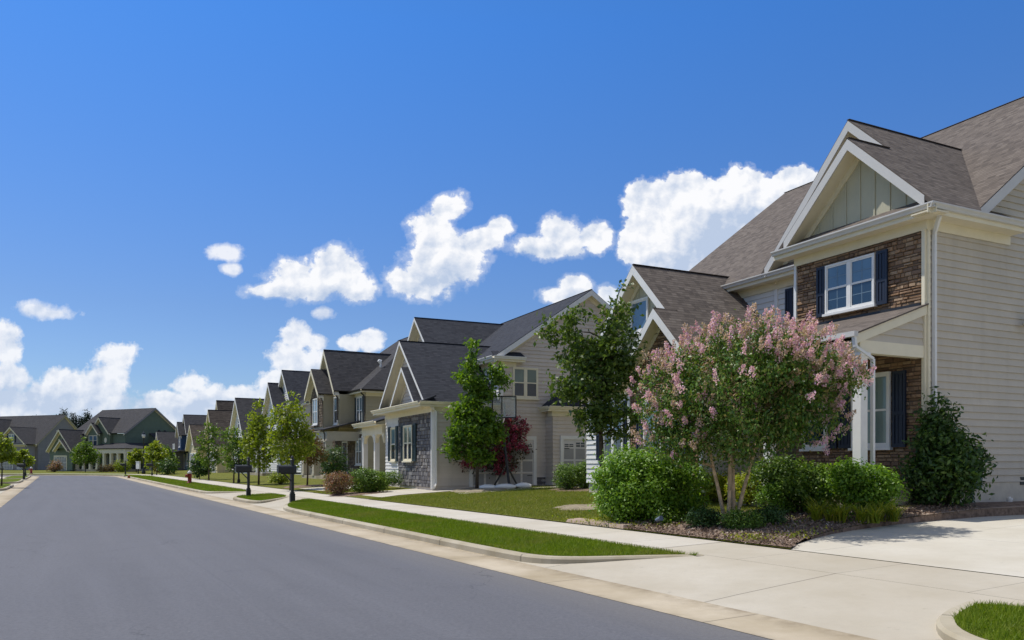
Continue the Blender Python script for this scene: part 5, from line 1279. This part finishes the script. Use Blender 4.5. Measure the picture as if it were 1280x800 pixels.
ring('mulch_ring', '', (-1.3, 31.6), 1.15, 'pale_soil', .08); ring('bare_soil', '', (2.05, 21.8), .95, 'pale_soil', .04); ring('mulch_ring', '', (-6.4, 33.2), 1.25, 'mulch', .04); ring('mulch_ring', '', (-10.9, 42.4), 1.3, 'mulch', .05)
ring('mulch_ring', '', (2.8, 29.9), 1.5, 'mulch', .04); ring('mulch_ring', '', (2.46, 22.0), .6, 'mulch', .04)

def blades(P, h, w, mat, name='grass'):
    n = len(P); a = nr.uniform(0, 6.283, n); hh = h * nr.uniform(.55, 1.25, n); lean = nr.normal(size=(n, 2)) * .45 * h
    d = np.stack([np.cos(a), np.sin(a), np.zeros(n)], 1) * (w * nr.uniform(.7, 1.3, n))[:, None]
    tip = P + np.stack([lean[:, 0], lean[:, 1], hh], 1)
    o = np_obj(name, np.stack([P - d, P + d, tip], 1).reshape(-1, 3), 3, mat); o['kind'] = 'stuff'; return o
def in_poly(pts, n):
    x = np.array([p[0] for p in pts]); y = np.array([p[1] for p in pts]); out = []
    while sum(len(q) for q in out) < n:
        s = nr.uniform(x.min(), x.max(), n * 2); t = nr.uniform(y.min(), y.max(), n * 2); c = np.zeros(n * 2, bool); j = len(x) - 1
        for i in range(len(x)):
            hit = ((y[i] > t) != (y[j] > t)) & (s < (x[j] - x[i]) * (t - y[i]) / (y[j] - y[i] + 1e-12) + x[i]); c ^= hit; j = i
        out.append(np.stack([s[c], t[c]], 1))
    return np.concatenate(out)[:n]
def to_world(q, zf): return np.array([W(s, t, zf(t)) for s, t in q])
A = to_world(in_poly(ISL[0][0], 110000), lambda t: zc(t)); tag(blades(A, .055, .0055, 'blade'), 'mown grass on the verge between road and pavement')
D_ = in_poly(ISL[3][0], 60000); D_ = D_[(D_[:, 0] > -1)]
tag(blades(to_world(D_, zc), .055, .0045, 'blade'), 'mown grass at the near driveway corner')
B = to_world(in_poly(ISL[1][0], 9000), zc); tag(blades(B, .06, .008, 'blade'), 'mown grass around the second mailbox')
C_ = in_poly(ISL[2][0], 26000); tag(blades(to_world(C_, zc), .06, .012, 'blade'), 'mown grass on the far verge')
L1 = in_poly([(13.2, 10.02), (28.4, 10.02), (28.4, 17), (13.3, 17), (13.6, 13.5), (14.6, 11.6)], 90000)
tag(blades(to_world(L1, zg), .045, .007, 'lawn_blade'), 'sunny lawn grass before the greige house')
L2 = in_poly([(32.8, 10.1), (36, 10.1), (36.6, 13), (33, 13)], 9000); tag(blades(to_world(L2, zg), .05, .009, 'lawn_blade'), 'lawn grass by the red shrub')
# ------------------------------------------------------------------ street furniture and small things
def mailbox(label, xy, z, rot, h=1.5, flip=1):
    o = thing('mailbox', label, 'mailbox', (xy[0], xy[1], z), rot, 'black post mounted mailboxes')
    mb = MB(); mb.box(-.05, .05, -.05, .05, .02, h); mb.box(-.085, .085, -.085, .085, -.03, .3); mb.box(-.07, .07, -.07, .07, .3, .36)
    mb.lathe([(.075, h), (.085, h + .02), (.05, h + .05), (.06, h + .09), (.035, h + .14), (.008, h + .17)], 10); mb.box(-.03, .03, -.42, .3, h - .50, h - .45); mb.beam((0, -.05, h - .75), (0, -.32, h - .47), .04, .04, (1, 0, 0))
    mb.build('post', 'black_metal', o, absz=False)
    b = MB(); n = 9; L0, L1 = -.52, .12; pr = [(-.13, h - .45)] + [(-.13 * math.cos(math.pi * k / n), h - .28 + .10 * math.sin(math.pi * k / n)) for k in range(n + 1)] + [(.13, h - .45)]
    for y0, y1, g in ((L0, L1, 1.), (L0 - .012, L0 + .03, 1.06)):
        A = [(x * g, y0, h - .36 + (z_ - h + .36) * g) for x, z_ in pr]; B = [(x * g, y1, h - .36 + (z_ - h + .36) * g) for x, z_ in pr]
        m_ = len(pr)
        for i in range(m_): j = (i + 1) % m_; b.face([A[i], A[j], B[j], B[i]])
        b.face(A[::-1]); b.face(B)
    bx_ = b.build('box', 'black_metal', o, absz=False)
    k = MB(); k.box(-.03, .03, L0 - .035, L0 - .01, h - .30, h - .285); k.build('handle', 'gutter', bx_, absz=False)
    return o
RZ = R(29.6)  # boxes reach towards the road
def mrot(): return R(29.6 - 90) + R(0)
mb0 = mailbox('black mailbox on a tall square post at the end of the long near verge', (-7.99, 29.1), .155, R(-60.4 ), 1.52)
for (x, y, lab) in ((-11.2, 34.0, 'black mailbox on a tall square post on the small grass island'), (-17.9, 52.4, 'small black mailbox in front of the mid green bushy tree'), (-46.2, 95.6, 'black mailbox left of the white boxed sign far down the street'), (-38.7, 86.0, 'black mailbox below the small yellow tree far down the street'), (-31.6, 49.2, 'black mailbox on the left verge under the nearest sapling'), (-43.0, 70.5, 'black mailbox on the left verge by the second sapling'), (-52.6, 86.5, 'black mailbox on the left verge, farthest from the camera')):
    c = copy_tree(mb0); c.location = (x, y, .15); c['label'] = lab
# the boxes seen from the street point away from the camera to the left
for ob in list(bpy.data.objects):
    if ob.name.startswith('mailbox') and ob.get('category') == 'mailbox': ob.rotation_euler = (0, 0, R(-60.4))

def hydrant(label, xy, z, copy=None):
    o = thing('fire_hydrant', label, 'fire hydrant', (xy[0], xy[1], z), R(-60), 'fire hydrants')
    red = M.setdefault('hydrant_red', paint('hydrant_red', (.26, .02, .022), .45, .1, 5, .5)); pale = M.setdefault('hydrant_white', paint('hydrant_white', (.62, .60, .58), .5, .05, 5, .5))
    m = MB(); m.lathe([(.20, -.02), (.20, .06), (.13, .07), (.125, .40), (.145, .42), (.145, .62), (.16, .63), (.16, .66)], 16); m.build('barrel', 'hydrant_red', o, True, False)
    m = MB(); m.lathe([(.16, .66), (.15, .74), (.10, .82), (.04, .85), (.04, .90), (.01, .91)], 16); m.build('bonnet', 'hydrant_white', o, True, False)
    for dx, dy, r in ((0, -1, .085), (1, 0, .06), (-1, 0, .06)):
        m = MB(); m.tube([(dx * .1, dy * .1, .52), (dx * .24, dy * .24, .52)], [r, r], 12); m.tube([(dx * .24, dy * .24, .52), (dx * .28, dy * .28, .52)], [r * 1.15, r * 1.15], 8); m.build('nozzle_cap', 'hydrant_red', o, False, False)
    return o
hydrant('red fire hydrant with white bonnet on the far verge', (-21.94, 54.45), .17)
hydrant('small fire hydrant far off on the left verge', (-61.0, 101.5), .15)

# street lamp
o = thing('street_lamp', 'black street lamp post with acorn lantern in front of the green house', 'street lamp', (-45.4, 98.6, .2))
m = MB(); m.lathe([(.22, -.05), (.22, .25), (.12, .5), (.075, .9), (.06, 4.25), (.11, 4.3), (.11, 4.4)], 12); m.build('post', 'black_metal', o, True, False)
m = MB(); m.lathe([(.12, 4.4), (.21, 4.62), (.2, 4.82), (.12, 4.95)], 12); m.build('lantern', paint('frosted_lamp_glass', (.62, .62, .60), .3, .02), o, True, False)
m = MB(); m.lathe([(.2, 4.84), (.21, 4.88), (.1, 5.02), (.03, 5.2), (.005, 5.22)], 12); m.build('cap', 'black_metal', o, True, False)
# boxed sign
o = thing('post_sign', 'white boxed sign on a dark post between the far mailboxes', 'sign', (-46.4, 99.3, .17), R(-40))
m = MB(); m.box(-.05, .05, -.05, .05, -.05, 1.1); m.build('post', 'black_metal', o, absz=False)
m = MB(); m.box(-.42, .42, -.09, .09, .62, 1.5); m.box(-.46, .46, -.12, .12, 1.5, 1.56); m.build('panel', 'white', o, absz=False)
# orange marker at the kerb
o = thing('drain_marker', 'tiny rust coloured marker stub at the kerb beside the far road', 'marker', (*W(88.5, 6.2)[:2], .0)); m = MB(); m.lathe([(.14, .0), (.12, .28), (.05, .32)], 8); m.build('stub', paint('rust_orange', (.30, .10, .04), .7), o, absz=False)

# basketball hoop
o = thing('basketball_hoop', 'portable basketball hoop with clear backboard and leaning black pole on the lawn', 'basketball hoop', (-.45, 32.3, .53), R(-8))
pole = MB(); pole.tube([(.35, .0, .12), (.1, .25, 1.9), (-.08, .42, 2.75)], [.06, .055, .05], 10); pole.beam((-.22, -.35, .14), (.22, .12, .95), .05, .05); pole.beam((.6, .5, .14), (.25, .1, .9), .05, .05)
pole.build('pole', 'black_metal', o, absz=False)
base = MB(); base.hexa([(-.45, -.55, 0), (.7, -.45, 0), (.75, .5, 0), (-.4, .5, 0)], [(-.38, -.45, .15), (.6, -.38, .17), (.65, .42, .17), (-.32, .42, .15)]); base.build('base', 'black_metal', o, absz=False)
BZ0, BZ1, BY = 2.92, 3.80, .85; bxs, bxe = -1.02, .50
fr = MB()
for a, b in (((bxs, BY, BZ0), (bxe, BY, BZ0)), ((bxs, BY, BZ1), (bxe, BY, BZ1)), ((bxs, BY, BZ0), (bxs, BY, BZ1)), ((bxe, BY, BZ0), (bxe, BY, BZ1))): fr.beam(a, b, .045, .045, (0, 1, 0))
for x in (-.48, -.08): fr.beam((x, BY - .05, BZ0 - .05), (x, BY - .05, BZ1 + .03), .045, .045, (0, 1, 0)); fr.beam((x, BY - .06, BZ0 + .35), (-.08 + (x + .2) * .3, .42, 2.7), .04, .05); fr.beam((x, BY - .06, BZ0 + .05), (-.02 + (x + .2) * .3, .36, 2.3), .04, .05)
board_frame = fr.build('board_frame', 'black_metal', o, absz=False)
bd = MB(); bd.box(bxs + .02, bxe - .02, BY - .006, BY + .006, BZ0 + .02, BZ1 - .02)
t = NT('clear_acrylic'); mx = t.a('ShaderNodeMixShader', {0: .16}); t.set(mx.inputs[1], t.a('ShaderNodeBsdfTransparent', {0: (.93, .95, .96)}).outputs[0]); t.set(mx.inputs[2], t.bsdf((.85, .88, .9), .15, .5)); acr = t.done(mx.outputs[0])
bd.build('backboard', acr, o, absz=False)
ln = MB(); LW = .05
for a, b in (((-.58, BY + .012, BZ0 + .1), (-.58, BY + .012, BZ0 + .56)), ((.02, BY + .012, BZ0 + .1), (.02, BY + .012, BZ0 + .56)), ((-.58, BY + .012, BZ0 + .56), (.02, BY + .012, BZ0 + .56))): ln.beam(a, b, .012, LW, (0, 1, 0)) if False else ln.box(min(a[0], b[0]) - .03, max(a[0], b[0]) + .03, BY + .007, BY + .016, min(a[2], b[2]) - .03, max(a[2], b[2]) + .03)
for a, b in (((bxs + .05, BY, BZ1 - .06), (bxe - .05, BY, BZ1 - .06)), ((bxs + .05, BY, BZ0 + .05), (bxe - .05, BY, BZ0 + .05)), ((bxe - .06, BY, BZ0 + .05), (bxe - .06, BY, BZ1 - .05))): ln.box(min(a[0], b[0]) - .015, max(a[0], b[0]) + .015, BY + .007, BY + .014, min(a[2], b[2]) - .015, max(a[2], b[2]) + .015)
ln.build('target_square', 'white', o, absz=False)
rim = MB(); rc = [(-.21 + .23 * math.cos(6.283 * k / 20), BY + .28 + .23 * math.sin(6.283 * k / 20), BZ0 + .08) for k in range(21)]; rim.tube(rc, .012, 6, False); rim.box(-.27, -.15, BY + .01, BY + .07, BZ0 + .03, BZ0 + .13)
rimo = rim.build('rim', 'navy_shutter', o, absz=False)
net = MB()
for k in range(12):
    a0, a1, a2 = [6.283 * (k + q) / 12 for q in (0, .5, 1)]
    for s_ in (1, -1):
        p = [(-.21 + r * math.cos(a), BY + .28 + r * math.sin(a), BZ0 + .08 - d) for r, a, d in ((.225, a0, 0), (.19, a0 + s_ * .26, .13), (.15, a0, .26), (.13, a0 + s_ * .26, .38))]
        net.tube(p, .005, 4)
net.build('net', 'white', rimo, absz=False)
# sandbags
for i, (x, y, w, lab) in enumerate(((-.95, 31.85, .36, 'white sandbag on the hoop base, leftmost of three'), (-.25, 31.75, .42, 'white sandbag on the hoop base, the large middle one'), (.45, 31.95, .33, 'white sandbag on the hoop base, rightmost of three'))):
    mb = MB(); n, k = 14, 9
    for a in range(k):
        f = a / (k - 1); ph = math.pi * f; rr = math.sin(ph) ** .55
        for j in range(n):
            th = 6.283 * j / n; mb.v.append((-w * math.cos(ph), .22 * rr * math.cos(th) * (1 + .1 * math.sin(5 * f + i)), .11 + .11 * rr * math.sin(th) * (1 + .15 * math.sin(9 * f + j))))
    for a in range(k - 1):
        for j in range(n): q = (j + 1) % n; mb.f.append((a * n + j, a * n + q, (a + 1) * n + q, (a + 1) * n + j)); mb.uv += [(0, 0)] * 4
    ob = mb.build('sandbag', 'white', None, True); ob.location = (x, y, zxy(x, y) + .0); ob.rotation_euler = (0, 0, .2 * i - .15); tag(ob, lab, 'sandbag', 'white sandbags on the hoop base')
# utility pedestal by the bush
o = thing('utility_pedestal', 'dark green utility pedestal in the shade of the rounded bush', 'utility box', (4.22, 18.2, .40), R(-20))
mb = MB(); mb.box(-.16, .16, -.14, .14, -.03, .52); g_ = M.setdefault('utility_green', paint('utility_green', (.045, .075, .04), .5, .1)); mb.build('body', 'utility_green', o, absz=False)
mb = MB(); mb.hexa([(-.18, -.16, .52), (.18, -.16, .52), (.18, .16, .52), (-.18, .16, .52)], [(-.14, -.12, .58), (.14, -.12, .58), (.14, .12, .58), (-.14, .12, .58)]); mb.build('lid', 'utility_green', o, absz=False)
# small ground spotlight, stone slab by the pavement, white pipe by the side wall
o = thing('garden_spotlight', 'small blue grey garden spotlight at the foot of the rounded bush', 'garden light', (2.92, 16.0, .30), R(30))
mb = MB(); mb.tube([(0, 0, -.04), (0, 0, .12)], [.012, .012], 6); mb.build('stake', 'black_metal', o, absz=False)
mb = MB(); mb.tube([(0, .05, .14), (0, -.10, .19)], [.035, .055], 10); mb.build('lamp_head', paint('blue_grey_plastic', (.16, .20, .27), .5), o, absz=False)
mb = MB(); mb.hexa([W(13.05, 10.02, .22), W(13.05, 10.42, .22), W(15.2, 10.42, .22), W(15.2, 10.02, .22)][::-1], [W(13.1, 10.06, .315), W(13.1, 10.38, .33), W(15.15, 10.38, .33), W(15.15, 10.06, .315)][::-1])
tag(mb.build('stone_slab', 'edging'), 'flat reddish stone slab lying along the pavement below the rounded bush', 'stone slab')
hx = H.o.matrix_world if False else Matrix.Translation((.518 * 18, 18.0, 0)) @ Matrix.Rotation(R(26.5 - 90), 4, 'Z')
p = hx @ Vector((.42, 2.35, 0))
o = thing('cleanout_pipe', 'short white capped drain pipe beside the cream side wall', 'pipe', (p.x, p.y, .53))
mb = MB(); mb.lathe([(.055, -.05), (.055, .2)], 12); mb.build('pipe', 'white', o, False, False); mb = MB(); mb.lathe([(.068, .19), (.068, .24), (.03, .245), (.03, .27)], 12); mb.build('cap', 'white', o, False, False)
# ------------------------------------------------------------------ sky, sun, camera
TO_SUN = Vector((-.514, .247, 1.0)).normalized()
EL = math.asin(TO_SUN.z)
AZ = math.atan2(TO_SUN.x, TO_SUN.y)      # clockwise from +Y
world = bpy.data.worlds.new('World'); scene.world = world; world.use_nodes = True
w = NT.__new__(NT); w.t = world.node_tree; w.n = w.t.nodes; w.n.clear(); w.out = w.n.new('ShaderNodeOutputWorld')
sky = w.a('ShaderNodeTexSky', sky_type='NISHITA', sun_disc=False); sky.sun_elevation = EL; sky.sun_rotation = AZ % (2 * math.pi)
sky.air_density = 1.0; sky.dust_density = .35; sky.ozone_density = 2.6; sky.altitude = 60
SKY = .107
d = w.a('ShaderNodeTexCoord').outputs['Generated']
sx = w.a('ShaderNodeSeparateXYZ', {0: d})
yy = w.math('MAXIMUM', sx.outputs[1], .05)
px, pz = w.math('DIVIDE', sx.outputs[0], yy), w.math('DIVIDE', sx.outputs[2], yy)
P2 = w.a('ShaderNodeCombineXYZ', {0: px, 1: pz}).outputs[0]
# warp the cloud field a little with noise
nz1 = w.noise(P2, 9., 3, .5, 1); off = w.a('ShaderNodeVectorMath', {0: nz1, 1: (.5, .5, .5)}, operation='SUBTRACT').outputs[0]
off = w.a('ShaderNodeVectorMath', {0: off}, operation='SCALE'); off.inputs[3].default_value = .022; off = off.outputs[0]
P2w = w.a('ShaderNodeVectorMath', {0: P2, 1: off}, operation='ADD').outputs[0]
def lobes(L, vec):
    acc = None
    for (u, v, ru, rv) in L:
        c = ((u - 640) / 1000, (578 - v) / 1000, 0)
        n = w.a('ShaderNodeVectorMath', {0: vec, 1: c}, operation='SUBTRACT').outputs[0]
        n = w.a('ShaderNodeVectorMath', {0: n, 1: (1000 / ru, 1000 / rv, 1)}, operation='MULTIPLY').outputs[0]
        n = w.a('ShaderNodeVectorMath', {0: n}, operation='LENGTH').outputs['Value']
        k = w.math('SUBTRACT', 1., n)
        acc = k if acc is None else w.math('SMOOTH_MAX', acc, k, .18)
    return acc
BIG = [(815, 250, 36, 34), (862, 248, 50, 34), (932, 238, 50, 36), (992, 226, 34, 22), (812, 298, 42, 40), (880, 292, 72, 52), (838, 325, 56, 26), (950, 280, 60, 50)]
MID = [(392, 352, 68, 26), (370, 342, 34, 26), (420, 338, 36, 30), (336, 362, 34, 14), (445, 357, 32, 22),
       (560, 258, 26, 24), (545, 290, 34, 30), (562, 322, 52, 38), (532, 348, 50, 30), (600, 302, 32, 18), (626, 284, 18, 15), (500, 345, 26, 18),
       (700, 288, 28, 26), (690, 308, 52, 17), (745, 297, 28, 20), (718, 357, 24, 16), (698, 370, 28, 12), (760, 366, 16, 14)]
LOW = [(372, 425, 26, 22), (360, 450, 32, 30), (345, 482, 32, 26), (395, 432, 20, 14), (385, 465, 46, 42), (437, 430, 20, 12), (463, 426, 20, 16), (330, 498, 40, 24),
       (4, 412, 24, 20), (8, 436, 24, 26), (12, 472, 32, 28), (0, 505, 48, 34), (148, 446, 28, 24), (140, 472, 38, 28), (86, 480, 38, 26), (60, 497, 46, 24), (110, 505, 90, 34), (30, 525, 70, 34),
       (238, 480, 28, 20), (202, 500, 26, 18), (252, 502, 56, 26), (300, 492, 26, 14), (262, 525, 80, 30)]
WISP = [(282, 314, 30, 13), (288, 333, 18, 9), (45, 384, 32, 13), (70, 389, 40, 13), (408, 393, 18, 11)]
n1 = w.noise(P2, 24., 8, .60); n2 = w.noise(P2, 85., 6, .62)
bil = w.math('ADD', w.math('SUBTRACT', n1, .5), w.math('MULTIPLY', w.math('SUBTRACT', n2, .5), .42))
def field(Ls, amp, vec=P2w):
    f = lobes(Ls, vec); return w.math('ADD', f, w.math('MULTIPLY', bil, amp))
fB, fM, fL, fW = field(BIG, 1.15), field(MID, 1.6), field(LOW, 1.7), field(WISP, 1.8)
aB = w.rng(fB, .05, .15, 0, 1); aM = w.rng(fM, .05, .26, 0, 1); aL = w.rng(fL, .06, .36, 0, .95); aW = w.rng(fW, .10, .65, 0, .85)
hM, hB = w.rng(fM, -.16, .32, 0, .55), w.rng(fB, -.05, .22, 0, .55)
alpha = w.math('MAXIMUM', w.math('MAXIMUM', w.math('MAXIMUM', aB, hB), w.math('MAXIMUM', aM, hM)), w.math('MAXIMUM', aL, aW))
front = w.rng(sx.outputs[1], .05, .2, 0, 1); alpha = w.math('MULTIPLY', alpha, front, clamp=True)
# relief: compare the billows with those a little towards the sun
def relief(scale, dx, dz, det):
    Q = w.a('ShaderNodeVectorMath', {0: P2w, 1: (dx, dz, 0)}, operation='ADD').outputs[0]
    return w.math('SUBTRACT', w.noise(P2w, scale, det, .55), w.noise(Q, scale, det, .55))
rel = w.math('ADD', w.math('MULTIPLY', relief(17., -.012, .016, 5), 1.0), w.math('MULTIPLY', relief(48., -.005, .006, 4), .6))
dep = lobes([(900, 305, 85, 46), (955, 285, 60, 45), (845, 330, 50, 26), (556, 352, 62, 30), (392, 372, 80, 17), (704, 318, 60, 13), (718, 370, 26, 10), (120, 510, 110, 26), (20, 490, 50, 40), (258, 515, 70, 22), (380, 480, 50, 26)], P2w)
shade = w.rng(dep, -.15, .75, 0, 1); shade = w.math('ADD', shade, w.math('MULTIPLY', rel, -3.1)); shade = w.math('MULTIPLY', w.rng(shade, -.2, 1.0, 0, 1), 1., clamp=True)
ccol = w.mix(shade, (.97, .975, 1.0), (.50, .60, .78))
low = w.rng(pz, .0, .26, .30, 0); ccol = w.mix(w.math('MULTIPLY', low, 1., clamp=True), ccol, (.70, .79, .93))
skyc = w.a('ShaderNodeVectorMath', {0: sky.outputs[0]}, operation='SCALE'); skyc.inputs[3].default_value = SKY
zz = w.a('ShaderNodeSeparateXYZ', {0: d}).outputs[2]
gr = w.ramp(zz, [(0., (.66, .76, .98)), (.18, (.58, .74, 1.02)), (.48, (.40, .90, 1.50)), (.62, (.42, .92, 1.45)), (.82, (.95, 1.05, 1.15))])
grade = w.mix(1.0, skyc.outputs[0], gr, 'MULTIPLY')
# unseen broken cloud added behind the camera and overhead, for brighter, less blue fill
far = w.math('MAXIMUM', w.rng(sx.outputs[1], .12, -.12, 0, 1), w.rng(zz, .60, .74, 0, 1), clamp=True)
nb = w.noise(d, 3.2, 6, .6); al2 = w.math('MULTIPLY', w.rng(nb, .47, .57, 0, 1), far, clamp=True)
c2 = w.mix(w.rng(w.noise(d, 7., 4), .3, .7, 0, 1), (.64, .62, .59), (.47, .49, .53))
col = w.mix(al2, w.mix(alpha, grade, ccol), c2)
bg = w.a('ShaderNodeBackground', {0: col, 1: 1.0}); w.t.links.new(bg.outputs[0], w.out.inputs[0])
world.cycles.sampling_method = 'MANUAL'; world.cycles.sample_map_resolution = 512

sd = bpy.data.lights.new('sun', 'SUN'); sd.energy = 4.2; sd.angle = R(.53); sd.color = (1.0, .955, .88)
so = bpy.data.objects.new('sun', sd); COL.objects.link(so); so.rotation_euler = TO_SUN.to_track_quat('Z', 'Y').to_euler(); so.location = (0, 0, 60)

cd = bpy.data.cameras.new('camera'); cam = bpy.data.objects.new('camera', cd); COL.objects.link(cam)
cam.location = (0, 0, 1.6); cam.rotation_euler = (R(90), 0, 0)
cd.sensor_fit = 'HORIZONTAL'; cd.sensor_width = 36; cd.lens = 28.125; cd.shift_y = .139; cd.clip_start = .1; cd.clip_end = 5000
scene.camera = cam
scene.render.engine = 'CYCLES'; scene.cycles.use_denoising = True; scene.cycles.max_bounces = 8; scene.cycles.transparent_max_bounces = 12
scene.cycles.sample_clamp_indirect = 6.
vs = scene.view_settings; vs.view_transform = 'Standard'; vs.look = 'None'; vs.exposure = 0.0; vs.gamma = 1.0; vs.use_curve_mapping = False
